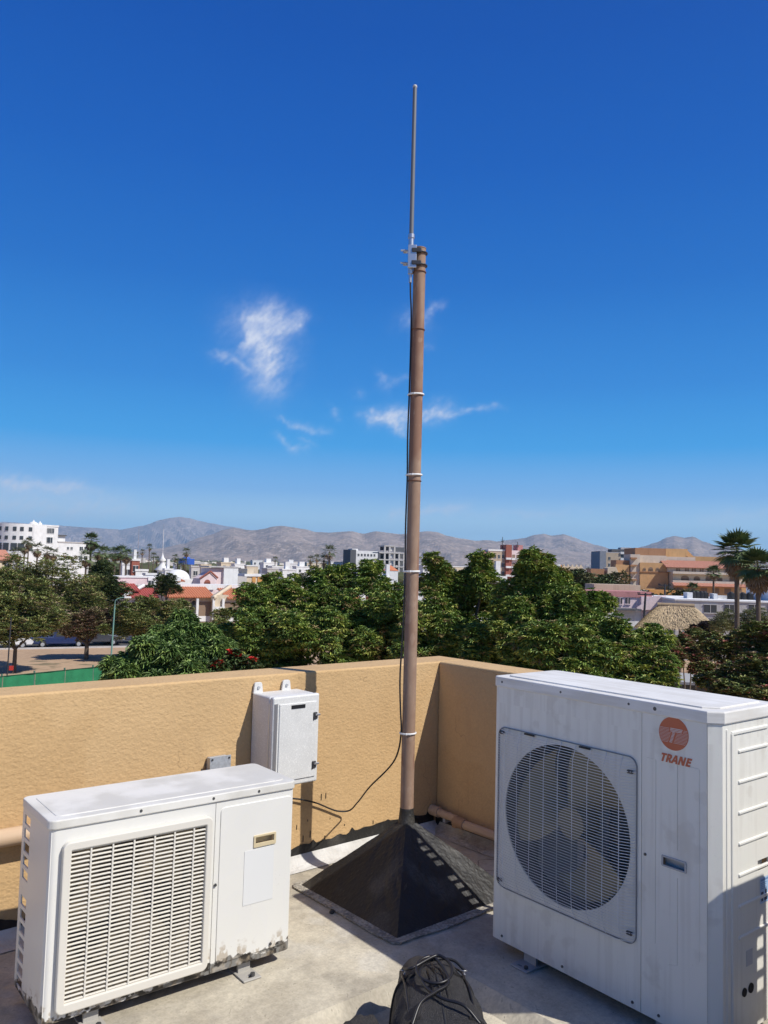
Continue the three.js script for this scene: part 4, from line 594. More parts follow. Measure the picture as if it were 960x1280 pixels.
function limbs(parent, foot, lobes, r, seed) {
  const R = rng(seed), geo = [], fork = [foot[0], mix(foot[1], Math.min(...lobes.map(l => l[1])), 0.55), foot[2]];
  const taper = (a, b, r0, r1) => { const m = [(a[0] + b[0]) / 2 + (R() - 0.5) * 0.3, (a[1] + b[1]) / 2 + 0.1, (a[2] + b[2]) / 2 + (R() - 0.5) * 0.3]; geo.push(rod(a, m, r0, 7, (r0 + r1) / 2), rod(m, b, (r0 + r1) / 2, 7, r1)); };
  const trunk = mesh('trunk', rod(foot, [fork[0], fork[1] + 0.1, fork[2]], r * 1.25, 10, r), bark, parent);
  lobes.forEach((l, i) => { if (i % 2 === 0 || lobes.length < 8) taper(fork, [l[0], l[1], l[2]], r * 0.62, r * 0.16); });
  for (const l of lobes) for (let k = 0; k < 3; k++) { const a = R() * 6.28; taper([l[0], l[1] - l[3] * 0.2, l[2]], [l[0] + Math.cos(a) * l[3] * 0.7, l[1] + l[3] * (R() - 0.2) * 0.7, l[2] + Math.sin(a) * l[3] * 0.7], r * 0.16, r * 0.05); }
  mesh('limb', geo, bark, trunk);
}
// each lobe breaks up into clumps that stand out from it and shade one another
function clumps(L, o) {
  const R = rng(o.seed + 500), out = [], n = o.clump || 5;
  for (const l of L) { out.push([l[0], l[1], l[2], l[3] * 0.74, l[4]]); for (let k = 0; k < n; k++) { const z = R() * 1.7 - 0.7, a = R() * 6.283, q = Math.sqrt(Math.max(0, 1 - z * z)), d = l[3] * (0.62 + 0.42 * R()); out.push([l[0] + q * Math.cos(a) * d * 1.05, l[1] + z * d * 0.85, l[2] + q * Math.sin(a) * d * 1.05, l[3] * (0.26 + 0.22 * R()), 0.75 + 0.3 * R()]); } }
  return out;
}
// a tree whose crown lobes are read off the photograph: [px, py, radius px, metres away]
function lobeTree(name, label, cat, list, o, group) {
  const L = list.map(([px, py, r, D]) => { const p = at(px, py, D); return [p.x, p.y, p.z, r * D / FOCAL, o.flat || 0.85]; });
  const cx = L.reduce((a, l) => a + l[0], 0) / L.length, cz = L.reduce((a, l) => a + l[2], 0) / L.length;
  const g = thing(name, label, cat, [cx, G0, cz], 0, group); const loc = L.map(l => [l[0] - cx, l[1] - G0, l[2] - cz, l[3], l[4]]);
  limbs(g, [0, 0, 0], loc, o.trunk || 0.2, o.seed); mesh('crown', leaves(clumps(loc, o), o), o.mat || leafMat, g); return g;
}
const mangoCol = [[0.105, 0.18, 0.034], [0.20, 0.285, 0.052], [0.36, 0.395, 0.085], [0.29, 0.22, 0.09]];
const mango = { per: 9, len: 0.15, wid: 0.0245, droop: 0.55, colors: mangoCol, mix: [0.34, 0.74, 0.94], clump: 8 };
lobeTree('mango_tree', 'dense dark green mango tree behind the wall, left of the electrical box shadow', 'tree', [[330, 772, 40, 25], [298, 800, 34, 25.5], [350, 738, 28, 26], [385, 792, 46, 24], [318, 822, 42, 24], [375, 750, 26, 25.5], [350, 800, 44, 23.6], [395, 728, 18, 26.5], [290, 842, 34, 24.5], [360, 850, 46, 24]], { ...mango, seed: 11, sprays: 10000 });
lobeTree('mango_tree', 'broad dark mango tree rising behind the wall left of the mast', 'tree', [[425, 765, 42, 26], [446, 728, 30, 27], [472, 785, 44, 25.2], [425, 812, 48, 24.6], [482, 742, 24, 26.4], [495, 815, 42, 25], [416, 715, 16, 27.2], [462, 715, 18, 27.4], [500, 770, 34, 26.2], [450, 850, 50, 25]], { ...mango, seed: 12, sprays: 10000 });
lobeTree('mango_tree', 'bright mango tree with two pointed shoots beside the mast', 'tree', [[545, 706, 17, 23.6], [548, 728, 26, 23.8], [575, 738, 30, 24.2], [600, 702, 15, 24], [604, 730, 32, 24], [625, 755, 24, 24.6], [536, 782, 36, 23], [590, 806, 48, 22.6], [530, 822, 40, 22.8], [572, 770, 24, 24.4], [620, 838, 40, 23]], { ...mango, seed: 13, sprays: 10800, mix: [0.30, 0.70, 0.93] });
lobeTree('mango_tree', 'large mango tree spreading above the tall condenser', 'tree', [[668, 706, 25, 21.8], [660, 735, 36, 22], [694, 735, 25, 22.4], [648, 792, 36, 20.6], [706, 770, 40, 21.4], [690, 815, 50, 20], [742, 792, 40, 20.8], [745, 752, 20, 22], [780, 815, 36, 20.6], [812, 806, 24, 21.4], [800, 842, 34, 20.2], [742, 842, 44, 19.8], [640, 765, 26, 21.8], [660, 838, 40, 20.2]], { ...mango, seed: 14, sprays: 15000, mix: [0.28, 0.68, 0.92] });
lobeTree('mango_tree', 'small bright mango tree with long hanging leaves beside the green fence', 'tree', [[236, 798, 30, 19], [212, 806, 30, 18.6], [258, 812, 30, 19], [240, 830, 40, 18.4], [196, 832, 32, 18.2], [165, 836, 24, 18.2], [225, 780, 14, 19.2], [150, 846, 16, 18], [276, 838, 24, 18.6]], { ...mango, seed: 15, sprays: 7200, per: 10, len: 0.165, wid: 0.023, droop: 0.75, colors: [[0.095, 0.165, 0.04], [0.16, 0.25, 0.06], [0.24, 0.32, 0.08], [0.11, 0.18, 0.05]], mix: [0.35, 0.8, 0.95] });
// red flowered shrub under the mango
{ const L = [[293, 821, 11, 16.6], [313, 830, 11, 16.4], [272, 834, 10, 16.4], [300, 846, 18, 16.8]].map(([px, py, r, D]) => { const p = at(px, py, D); return [p.x, p.y, p.z, r * D / FOCAL, 0.8]; });
  const g = thing('flowering_shrub', 'shrub with bright red flower heads just behind the wall', 'shrub', [L[0][0], G0, L[0][2]]); const loc = L.map(l => [l[0] - L[0][0], l[1] - G0, l[2] - L[0][2], l[3], l[4]]); limbs(g, [0, 0, 0], loc, 0.06, 5);
  mesh('foliage', leaves(loc, { seed: 71, sprays: 260, per: 7, len: 0.13, wid: 0.03, droop: 0.5, colors: [[0.04, 0.08, 0.02], [0.06, 0.10, 0.025], [0.09, 0.12, 0.03], [0.05, 0.08, 0.02]], mix: [0.4, 0.8, 0.95] }), leafMat, g);
  loc.slice(0, 3).forEach((l, i) => mesh('flower_head', leaves([[l[0], l[1] + 0.05, l[2], l[3] * 0.72, 0.5]], { seed: 80 + i, sprays: 60, per: 6, len: 0.07, wid: 0.022, droop: 0.1, colors: [[0.62, 0.03, 0.02], [0.72, 0.05, 0.03], [0.5, 0.02, 0.015], [0.6, 0.06, 0.03]], mix: [0.4, 0.8, 0.95] }), softLeaf, g)); }
// mesquite-like trees on the vacant lot
const dry = { per: 7, len: 0.34, wid: 0.045, droop: 0.3, colors: [[0.145, 0.185, 0.052], [0.22, 0.25, 0.07], [0.31, 0.28, 0.10], [0.30, 0.21, 0.12]], mix: [0.35, 0.72, 0.93], mat: softLeaf };
const lot = 'trees on the vacant lot';
lobeTree('lot_tree', 'olive green spreading tree over the white car on the dry lot', 'tree', [[10, 765, 36, 66], [45, 755, 34, 67], [-20, 750, 40, 68], [20, 735, 30, 69], [58, 780, 22, 66], [22, 788, 20, 65], [-8, 790, 22, 65], [44, 788, 16, 65]], { ...dry, seed: 31, sprays: 6200, trunk: 0.13 }, lot);
lobeTree('lot_tree', 'large olive tree in front of the round white hotel', 'tree', [[70, 728, 34, 92], [40, 722, 28, 93], [98, 738, 32, 90], [80, 758, 30, 90], [110, 760, 28, 90], [15, 722, 24, 94], [60, 778, 22, 88], [88, 780, 16, 86]], { ...dry, seed: 32, sprays: 5200, trunk: 0.25 }, lot);
lobeTree('lot_tree', 'dark green dense tree beside the dark red roofs', 'tree', [[128, 728, 24, 96], [135, 748, 26, 95], [118, 748, 24, 95], [146, 735, 16, 96], [130, 712, 16, 97]], { ...dry, seed: 33, sprays: 4200, colors: [[0.06, 0.095, 0.028], [0.095, 0.135, 0.04], [0.14, 0.165, 0.05], [0.13, 0.12, 0.05]], trunk: 0.25 }, lot);
lobeTree('lot_tree', 'reddish brown leafed tree shading the parked cars', 'tree', [[98, 780, 20, 74], [118, 774, 22, 74.5], [138, 780, 18, 74], [110, 790, 14, 73.5], [84, 788, 12, 73]], { ...dry, seed: 34, sprays: 3400, colors: [[0.21, 0.15, 0.085], [0.18, 0.165, 0.07], [0.26, 0.165, 0.11], [0.30, 0.15, 0.12]], trunk: 0.16 }, lot);
lobeTree('lot_tree', 'low olive tree with forked trunk behind the green lamp post', 'tree', [[168, 780, 24, 72], [152, 786, 18, 71.5], [188, 784, 22, 72], [208, 774, 22, 73], [175, 766, 20, 73], [150, 766, 14, 74], [195, 762, 14, 74]], { ...dry, seed: 35, sprays: 5000, trunk: 0.16 }, lot);
lobeTree('lot_tree', 'pale olive tree below the two oval windows', 'tree', [[228, 768, 14, 84], [213, 766, 18, 85], [276, 788, 20, 60], [282, 768, 12, 86], [200, 760, 12, 86]], { ...dry, seed: 36, sprays: 2600, trunk: 0.15 }, lot);
lobeTree('lot_tree', 'dark leafy tree growing over the dark red roofs', 'tree', [[208, 730, 13, 98], [214, 736, 11, 98], [200, 738, 8, 98], [212, 722, 7, 98]], { ...dry, seed: 37, sprays: 900, colors: [[0.06, 0.095, 0.028], [0.095, 0.135, 0.04], [0.14, 0.165, 0.05], [0.13, 0.12, 0.05]], trunk: 0.16 }, lot);
// bougainvillea and thorny trees on the right
const boug = { per: 7, len: 0.13, wid: 0.034, droop: 0.35, colors: [[0.13, 0.175, 0.045], [0.22, 0.235, 0.07], [0.28, 0.20, 0.10], [0.36, 0.13, 0.10]], mix: [0.42, 0.78, 0.94], mat: softLeaf };
lobeTree('bougainvillea', 'rust and green bougainvillea beyond the far end of the tall condenser', 'tree', [[940, 812, 28, 27], [905, 815, 26, 28], [960, 840, 30, 26], [925, 842, 26, 26], [885, 800, 16, 30], [975, 800, 28, 27], [905, 862, 24, 26], [945, 872, 28, 25.5], [880, 850, 14, 29]], { ...boug, seed: 41, sprays: 7000, trunk: 0.09 });
lobeTree('bougainvillea', 'red tinged bougainvillea hedge beside the mango tree', 'shrub', [[852, 806, 17, 33], [872, 818, 16, 32], [845, 828, 13, 31], [880, 836, 12, 31], [862, 795, 12, 34], [838, 812, 12, 32]], { ...boug, trunk: 0.07, seed: 42, sprays: 3600, mix: [0.3, 0.55, 0.80] });
lobeTree('thorn_tree', 'pale feathery green tree in front of the grey flat-roofed block', 'tree', [[920, 778, 17, 58], [940, 772, 16, 58], [902, 782, 13, 57], [952, 785, 13, 57]], { ...dry, seed: 43, sprays: 1500, per: 6, len: 0.26, wid: 0.02, colors: [[0.17, 0.19, 0.075], [0.22, 0.23, 0.095], [0.26, 0.245, 0.11], [0.16, 0.18, 0.06]], trunk: 0.12 });
lobeTree('dark_shrub', 'dark purple leafed shrub at the edge of the thatched roof', 'shrub', [[885, 782, 9, 62], [876, 788, 8, 61], [893, 790, 7, 61]], { ...boug, seed: 44, sprays: 700, len: 0.25, wid: 0.05, colors: [[0.035, 0.03, 0.03], [0.06, 0.03, 0.04], [0.05, 0.05, 0.03], [0.10, 0.035, 0.04]] });

// ================================================================ BUILDINGS
scene.fog = new THREE.FogExp2(new THREE.Color().setRGB(0.38, 0.68, 1.0), 5e-5);
const plaster = (r, g, b, seed = 1) => new THREE.MeshStandardMaterial({ ...WHITE, roughness: 0.9, map: tex(128, 128, (x, y) => { const n = fbm(x * 5, y * 5, 4, seed, 5), s = fbm(x * 22, y * 3, 3, seed + 5); return [r, g, b].map(q => q * (0.86 + 0.2 * n - 0.10 * sst(0.6, 0.75, s))); }) });
const M = { sand: plaster(0.60, 0.525, 0.43, 12), white: plaster(0.76, 0.755, 0.74, 1), cream: plaster(0.62, 0.52, 0.38, 2), beige: plaster(0.50, 0.40, 0.29, 3), ochre: plaster(0.56, 0.34, 0.16, 4), brown: plaster(0.38, 0.205, 0.11, 5), orange: plaster(0.58, 0.29, 0.09, 6), pink: plaster(0.74, 0.60, 0.59, 7), rose: plaster(0.46, 0.21, 0.20, 8), grey: plaster(0.50, 0.475, 0.455, 9), slate: plaster(0.24, 0.26, 0.30, 13), dark: plaster(0.10, 0.105, 0.115, 10), brick: plaster(0.30, 0.10, 0.07, 11) };
const glass = mat(0.05, 0.058, 0.065, 0.12), shade = mat(0.24, 0.165, 0.11, 0.7), iron = mat(0.03, 0.03, 0.032, 0.6), tankBlack = mat(0.015, 0.015, 0.016, 0.5);  // shade: flat brown painted for the darkness inside doorways, windows and arches
function tileMat(a, b, seed) { return new THREE.MeshStandardMaterial({ ...WHITE, roughness: 0.85, map: tex(256, 256, (x, y) => { const n = vn(x * 32, y * 20, seed, 32), m = fbm(x * 6, y * 6, 3, seed + 2, 6); return lerp3(a, b, 0.55 * n + 0.45 * m); }) }); }
const clay = tileMat([0.40, 0.115, 0.05], [0.60, 0.24, 0.12], 3), redTile = tileMat([0.27, 0.045, 0.04], [0.40, 0.085, 0.07], 8), roseTile = tileMat([0.42, 0.17, 0.11], [0.55, 0.27, 0.185], 5);
// a Group on the ground whose local z looks at the viewer; local metres: x to the right, y up
// the town's walls look a little to the right of the viewer; FX keeps what is read off at a pixel in its column
let TURN = 0; const FX = (x, z) => x / Math.cos(TURN) - z * Math.tan(TURN);
function site(name, label, px, D, turn = 0.4, cat = 'building', group) { TURN = turn; const p = at(px, 700, D); const g = thing(name, label, cat, [p.x, G0, p.z], Math.atan2(-p.x, -p.z) + turn, group); g.userData.D = D; g.userData.px = px; return g; }
const hAt = (px, py, D) => at(px, py, D).y - G0;             // height above the street of what is seen at a pixel, D metres away
const mpp = D => D / FOCAL;
function block(g, name, m, x0, x1, y0, y1, z0, z1) { x0 = FX(x0, z1); x1 = FX(x1, z1); return mesh(name, metreUV(bx(x1 - x0, y1 - y0, z1 - z0, (x0 + x1) / 2, (y0 + y1) / 2, (z0 + z1) / 2), 4), m, g); }
function windowAt(g, x, y, z, w, h, m = glass, frame = M.white, face = 'z') {
  x = FX(x, z);
  const f = mesh('window', face === 'z' ? bx(w, h, 0.10, x, y, z + 0.02) : bx(0.10, h, w, x + 0.02 * Math.sign(face === 'x' ? 1 : -1), y, z), m, g);
  const ring = face === 'z' ? [bx(w + 0.16, 0.09, 0.16, x, y - h / 2, z + 0.05), bx(w + 0.1, 0.06, 0.12, x, y + h / 2, z + 0.04), bx(0.05, h, 0.12, x, y, z + 0.03)] : [bx(0.16, 0.09, w + 0.16, x + 0.05, y - h / 2, z), bx(0.12, h, 0.05, x + 0.03, y, z)];
  mesh('frame', ring, frame, f); return f;
}
// pitched roof of separate courses: a sloping slab with ridges of tiles
function tiledSlope(g, m, x0, x1, yEave, yRidge, zEave, zRidge) {
  x0 = FX(x0, zEave); x1 = FX(x1, zEave);
  const dx = x1 - x0, run = Math.hypot(yRidge - yEave, zRidge - zEave), ang = Math.atan2(yRidge - yEave, zEave - zRidge), r = mesh('roof', metreUV(bx(dx, 0.14, run).rotateX(ang).translate((x0 + x1) / 2, (yEave + yRidge) / 2, (zEave + zRidge) / 2), 2), m, g);
  const n = Math.min(60, Math.round(dx / 0.32)), geo = []; for (let i = 0; i < n; i++) geo.push(cyl(0.075, 0.075, run + 0.1, 5).rotateX(Math.PI / 2).rotateX(ang).translate(x0 + (i + 0.5) * dx / n, (yEave + yRidge) / 2 + 0.06, (zEave + zRidge) / 2));
  const t = mesh('tile_rows', metreUV(mergeGeometries(geo), 2), m, r); return r;
}
// ---- round white hotel on the left
{
  const D = 260, k = mpp(D), g = site('round_hotel', 'tall white hotel with round corner and two small roof finials', 36, D, 0.3); const H = hAt(36, 655, D), X = px => (px - 36) * k;
  const r = 30 * k; const drum = mesh('curved_wall', metreUV(cyl(r, r, H, 40).translate(0, H / 2, -r), 4), M.white, g);
  block(g, 'wall', M.white, X(34), X(66), 0, H - 0.4, -r * 1.6, -r * 0.30);
  mesh('turret', metreUV(new THREE.LatheGeometry([[0, 1.7], [0.15, 1.4], [0.2, 1.1], [0.9, 0.8], [1.3, 0.4], [1.35, 0], [1.35, -6]].map(p => new THREE.Vector2(...p)).reverse(), 20).translate(X(40.5), H - 0.2, -1.2), 4), M.white, g);
  mesh('finial', new THREE.LatheGeometry([[0, 1.3], [0.2, 0.9], [0.6, 0.5], [0.65, 0], [0.65, -0.5]].map(p => new THREE.Vector2(...p)).reverse(), 14).translate(X(51), H, -4), M.white, g);
  for (const [py, h] of [[661.5, 1.6], [672.5, 1.4], [684, 2.2]]) for (const a of [-1.15, -0.85, -0.55, -0.3, 0.0]) { const y = hAt(36, py, D), w = mesh('window', bx(h > 2 ? 1.7 : 0.95, h > 2 ? h : h * 0.75, 0.2), glass, drum); w.position.set(Math.sin(a) * r, y, -r + Math.cos(a) * r); w.rotation.y = a; }
  for (const px of [53, 56.5, 60]) windowAt(g, X(px), hAt(36, 662, D), -r * 0.30, 0.8, 1.6); for (const px of [47, 54, 58]) windowAt(g, X(px), hAt(36, 674, D), -r * 0.3, px > 50 ? 1.2 : 0.8, 1.8);
  block(g, 'cornice', M.white, X(34) - 0.2, X(66) + 0.2, H - 0.4, H + 0.1, -r * 1.62, -r * 0.28);
  const yw = hAt(84, 678, D), w2 = block(g, 'wing', M.white, X(65.5), X(103), 0, yw, -9, -r * 0.32);
  block(g, 'coping', M.grey, X(65.5), X(103.3), yw, yw + 0.35, -9.1, -r * 0.30);
  for (const py of [685, 697]) for (const px of [78, 82, 93, 98.5]) windowAt(w2, X(px), hAt(84, py, D), -r * 0.32, px > 90 ? 1.0 : 0.6, px > 90 ? 1.25 : 0.9);
  const yp = hAt(70, 669, D); block(g, 'penthouse', M.white, X(66), X(74.5), yw, yp, -8, -r * 0.5); block(g, 'canopy', M.dark, X(65.5), X(76), yp, yp + 0.35, -8, -r * 0.42);
}
{ const D = 275, k = mpp(D), g = site('white_building', 'white block with stepped top half hidden beside the round hotel', -8, D); const h = hAt(-8, 657, D); block(g, 'wall', M.white, -8, 3.6, 0, h, -8, 0); block(g, 'wall', M.white, -8, 3.9, 0, hAt(-8, 668, D), 0, 1.5); for (const y of [0.8, 0.6]) windowAt(g, 1.8, h * y, 1.5, 1.2, 1.5); }
{ const D = 180, k = mpp(D), g = site('tan_house', 'tan house with brown tiled roof at the foot of the round hotel', 2, D); const h = hAt(2, 700, D); block(g, 'wall', M.cream, -4, 2, 0, h, -6, 0); tiledSlope(g, roseTile, -4.3, 2.2, h, h + 2.0, 0.5, -3.5); windowAt(g, 1, h - 1.2, 0, 1, 1.2); }
// ---- dark red and orange roofed houses in front of the lot
{
  const D = 108, k = mpp(D), g = site('orange_roofed_house', 'cream house with orange tile roofs and two oval windows', 270, D, 0.3); const X = px => (px - 270) * k;
  const e = hAt(255, 747, D), rd = hAt(255, 735, D);
  const w = block(g, 'wall', M.cream, X(217), X(268), 0, e + 0.1, -7, -0.6); block(g, 'wall', M.cream, X(268), X(330), 0, e + 0.1, -7, 0.1);
  tiledSlope(g, clay, X(213), X(271), e + 0.05, rd, 0.2, -4.5); tiledSlope(g, clay, X(286), X(334), e - 0.1, rd - 0.2, 0.6, -4.2);
  block(g, 'parapet', M.white, X(216), X(334), rd - 0.35, rd + 0.35, -7.2, -4.3);
  mesh('gable_coping', rod([FX(X(268), 0.4), e - 0.05, 0.4], [FX(X(289), -4.3), rd + 0.1, -4.3], 0.35, 4), M.cream, g); block(g, 'gable_wall', M.cream, X(271), X(287), e - 0.9, e + 0.35, -4, 0.0);
  for (const px of [236.5, 246]) { const f = mesh('oval_window', cyl(0.55, 0.55, 0.16, 20).scale(1, 1, 1.75).rotateX(Math.PI / 2).translate(FX(X(px), -0.6), e - 1.25, -0.6), glass, g); mesh('frame', new THREE.TorusGeometry(0.6, 0.09, 8, 24).scale(1, 1.7, 1).translate(FX(X(px), -0.5), e - 1.25, -0.5), M.beige, f); }
  for (const [a, b, h] of [[219, 230, 2.3], [252, 267, 2.2], [281, 303, 2.2]]) { const z = a > 270 ? 0.12 : -0.58, o = block(g, 'opening_shade', shade, X(a), X(b), 0.4, e - 0.55, z - 0.05, z + 0.03); block(o, 'railing', M.white, X(a), X(b), e - 3.1, e - 2.4, z + 0.05, z + 0.1); }  // brown panels stand in for the dark porch openings
  for (const px of [250.5, 269.5, 281]) block(g, 'column', M.white, X(px) - 0.14, X(px) + 0.14, 0, e - 0.1, 0.15, 0.43);
  block(g, 'beam', M.white, X(271), X(283), e - 1.5, e - 1.15, 0.15, 0.4);
}
{
  const D = 112, k = mpp(D), g = site('red_roofed_house', 'white house with two dark red tile roofs beside the lot', 182, D, 0.3); const X = px => (px - 182) * k; const e = hAt(185, 747, D);
  block(g, 'wall', M.white, X(152), X(212), 0, e, -7, -0.4); tiledSlope(g, redTile, X(157), X(213), e, hAt(185, 737, D), 0.3, -3.6); tiledSlope(g, redTile, X(152), X(178), hAt(160, 739, D), hAt(160, 731, D), -1, -4); mesh('gable_coping', rod([FX(X(157), 0.2), e, 0.2], [FX(X(181), -3.6), hAt(180, 733, D), -3.6], 0.3, 4), M.white, g);
  block(g, 'upper_wall', M.pink, X(150), X(186), hAt(170, 732, D), hAt(170, 723, D), -8, -4); block(g, 'parapet', M.white, X(150), X(196), hAt(170, 723, D), hAt(170, 721, D), -8.1, -3.9); block(g, 'parapet', M.white, X(186), X(226), hAt(200, 727, D), hAt(200, 722, D), -9, -3.8); tiledSlope(g, clay, X(210), X(232), hAt(220, 728, D), hAt(220, 724, D), -5, -8);
  for (const px of [172, 180]) windowAt(g, X(px), e - 1.1, -0.4, 0.9, 1.1); block(g, 'opening_shade', shade, X(197), X(207), e - 2.2, e - 0.4, -0.42, -0.36);  // the last panel paints the dark of an opening
}
{ const D = 132, k = mpp(D), g = site('domed_house', 'white house with a low rounded dome behind the orange roofs', 232, D); const h = hAt(232, 724, D); block(g, 'wall', M.white, -2.2, 2.4, 0, h, -4, 0); mesh('dome', new THREE.SphereGeometry(2.0, 24, 10, 0, Math.PI * 2, 0, Math.PI / 2).scale(1, 0.75, 1).translate(-0.4, h, -2.1), M.white, g); block(g, 'wall', M.white, 1.6, 3.0, 0, h - 0.8, -4, 0.6); }
{ const D = 130, k = mpp(D), g = site('white_cube_house', 'white and lilac cube tower above the orange roofs', 280, D); const X = px => (px - 280) * k, h = hAt(280, 709.5, D); block(g, 'wall', M.pink, X(263), X(280.5), 0, hAt(270, 710, D), -4, -0.5); block(g, 'wall', M.white, X(280.5), X(297.5), 0, h, -4, 0); block(g, 'coping', M.grey, X(262.5), X(298), h, h + 0.2, -4.1, 0.08); block(g, 'wall', M.grey, X(297.5), X(309), 0, hAt(300, 721, D), -4, -1.5);
  const y0 = hAt(258, 733, D), y1 = hAt(258, 723, D), y2 = hAt(258, 715.5, D), s = new THREE.Shape(); s.moveTo(X(250), y0); s.lineTo(X(271), y0); s.lineTo(X(271), y1); s.lineTo(X(262), y2); s.lineTo(X(250), y1); s.closePath(); mesh('gable', extrude(s, 3).translate(0, 0, -2.8), M.pink, g); mesh('gable_edge', [rod([X(249), y1, 0.3], [X(262), y2 + 0.2, 0.3], 0.16, 5), rod([X(262), y2 + 0.2, 0.3], [X(272), y1 + 0.1, 0.3], 0.16, 5)], M.brick, g); mesh('arched_window', [cyl(0.5, 0.5, 0.1, 14).rotateX(Math.PI / 2).translate(X(259), y0 + 0.6, 0.22), bx(1, 0.9, 0.1, X(259), y0 + 0.2, 0.22)], M.brick, g); }
{ const D = 140, k = mpp(D), g = site('cream_house', 'cream house with orange wall panels beside the cube tower', 322, D); const X = px => (px - 322) * k, h = hAt(322, 717, D); block(g, 'wall', M.cream, X(308), X(340), 0, h - 0.5, -5, 0); for (const [a, b] of [[316.5, 320.5], [323, 333], [335, 340]]) block(g, 'panel', M.orange, X(a), X(b), hAt(322, 728, D), hAt(322, 719.5, D), 0, 0.12); block(g, 'coping', M.white, X(307), X(341), h - 0.5, h - 0.1, -5.1, 0.2); block(g, 'wall', M.cream, X(310), X(318), h - 0.6, hAt(312, 711, D), -5, -1); }
{ const D = 190, g = site('white_spire', 'white tiered spire standing among palms', 203, D, 0, 'tower'); const h = hAt(203, 688, D); mesh('spire', new THREE.LatheGeometry([[0, h], [0.12, h - 0.8], [0.35, h - 1.6], [0.9, h - 2.2], [0.45, h - 2.5], [0.7, h - 3.5], [1.7, h - 4.4], [1.0, h - 4.7], [1.2, h - 5.8], [2.6, h - 6.6], [2.0, h - 7], [2.0, 0]].map(p => new THREE.Vector2(...p)).reverse(), 12), M.white, g); mesh('antenna', rod([0, h, 0], [0, h + 4.8, 0], 0.06, 5), M.white, g); for (const a of [-0.6, 0.6]) mesh('opening', bx(0.6, 1.1, 0.3).translate(Math.sin(a) * 2, h - 8.2, Math.cos(a) * 2), shade, g); }
{ const D = 230, g = site('blue_water_tank', 'bright blue water tank on a stand among the palms', 233, D, 0, 'tank'); const y = hAt(233, 706, D); mesh('tank', [cyl(2.2, 2.2, 1.6, 20).translate(0, y + 0.9, 0), cyl(1.2, 0.8, 0.5, 16).translate(0, y + 1.9, 0)], mat(0.03, 0.10, 0.42, 0.5), g); mesh('stand', [-1.4, 1.4].flatMap(x => [-1.4, 1.4].map(z => rod([x, 0, z], [x, y + 0.2, z], 0.15, 6))), M.grey, g); }
// ---- scattered houses in the middle distance
{
  const R = rng(99), spec = [[170, 701, 9, 150, 'brick'], [160, 706, 12, 160, 'white'], [178, 714, 14, 150, 'white'], [245, 709, 10, 190, 'grey'], [258, 707, 12, 230, 'cream'], [285, 704, 16, 300, 'cream'], [300, 706, 12, 260, 'white'], [316, 708, 14, 230, 'cream'], [322, 701, 12, 420, 'white'], [338, 704, 16, 360, 'white'], [350, 709, 18, 260, 'white'], [345, 712, 20, 210, 'grey'], [366, 705, 16, 380, 'white'], [362, 713, 16, 190, 'white'], [380, 709, 18, 300, 'white'], [395, 704, 22, 420, 'cream'], [400, 712, 14, 220, 'white'], [424, 703, 20, 430, 'white'], [432, 712, 16, 200, 'grey'], [452, 726, 18, 120, 'white'], [478, 716, 16, 130, 'white'], [487, 724, 12, 110, 'white'], [520, 706, 20, 330, 'white'], [540, 708, 22, 300, 'white'], [575, 709, 20, 320, 'cream'], [700, 712, 14, 300, 'cream'], [716, 711, 18, 330, 'cream'], [735, 715, 14, 300, 'white'], [748, 720, 16, 220, 'cream'], [690, 718, 14, 200, 'white'], [625, 724, 16, 90, 'white'], [212, 713, 9, 150, 'white'], [190, 719, 12, 140, 'white'], [222, 716, 10, 170, 'white']];
  const word = { brick: 'brick red', white: 'white', cream: 'cream', grey: 'grey' };
  const near = px => px < 200 ? 'near the white spire' : px < 250 ? 'by the blue water tank' : px < 310 ? 'behind the white cube tower' : px < 348 ? 'behind the orange wall panels' : px < 440 ? 'towards the white block with dark end' : px < 500 ? 'left of the mast' : px < 600 ? 'right of the mast behind the mangoes' : px < 690 ? 'below the pink apartment tower' : 'before the yellow arcade';
  for (const [px, py, wpx, D, c] of spec) { const g = site('flat_roofed_house', `${wpx * D > 4500 ? 'wide' : 'small'} ${word[c]} flat-roofed house ${D > 280 ? 'far off' : 'among trees'} ${near(px)}`, px, D, 0.35 + (R() - 0.5) * 0.3, 'house', 'houses scattered in the middle distance'); const w = wpx * mpp(D), h = hAt(px, py, D), d = w * (0.6 + 0.4 * R()); block(g, 'wall', M[c], -w / 2, w / 2, 0, h, -d, 0); block(g, 'parapet', R() > 0.5 ? M.white : M[c], -w / 2 - 0.1, w / 2 + 0.1, h, h + 0.35, -d - 0.1, 0.1); const n = Math.max(1, Math.round(w / 2.6)); for (let i = 0; i < n; i++) windowAt(g, (i + 0.5) * w / n - w / 2, h - 1.4, 0, 0.9, 1.1); if (R() > 0.45) block(g, 'stair_head', M.white, -w * 0.3, w * 0.05, h + 0.35, h + 2.0, -d * 0.8, -d * 0.3); }
}
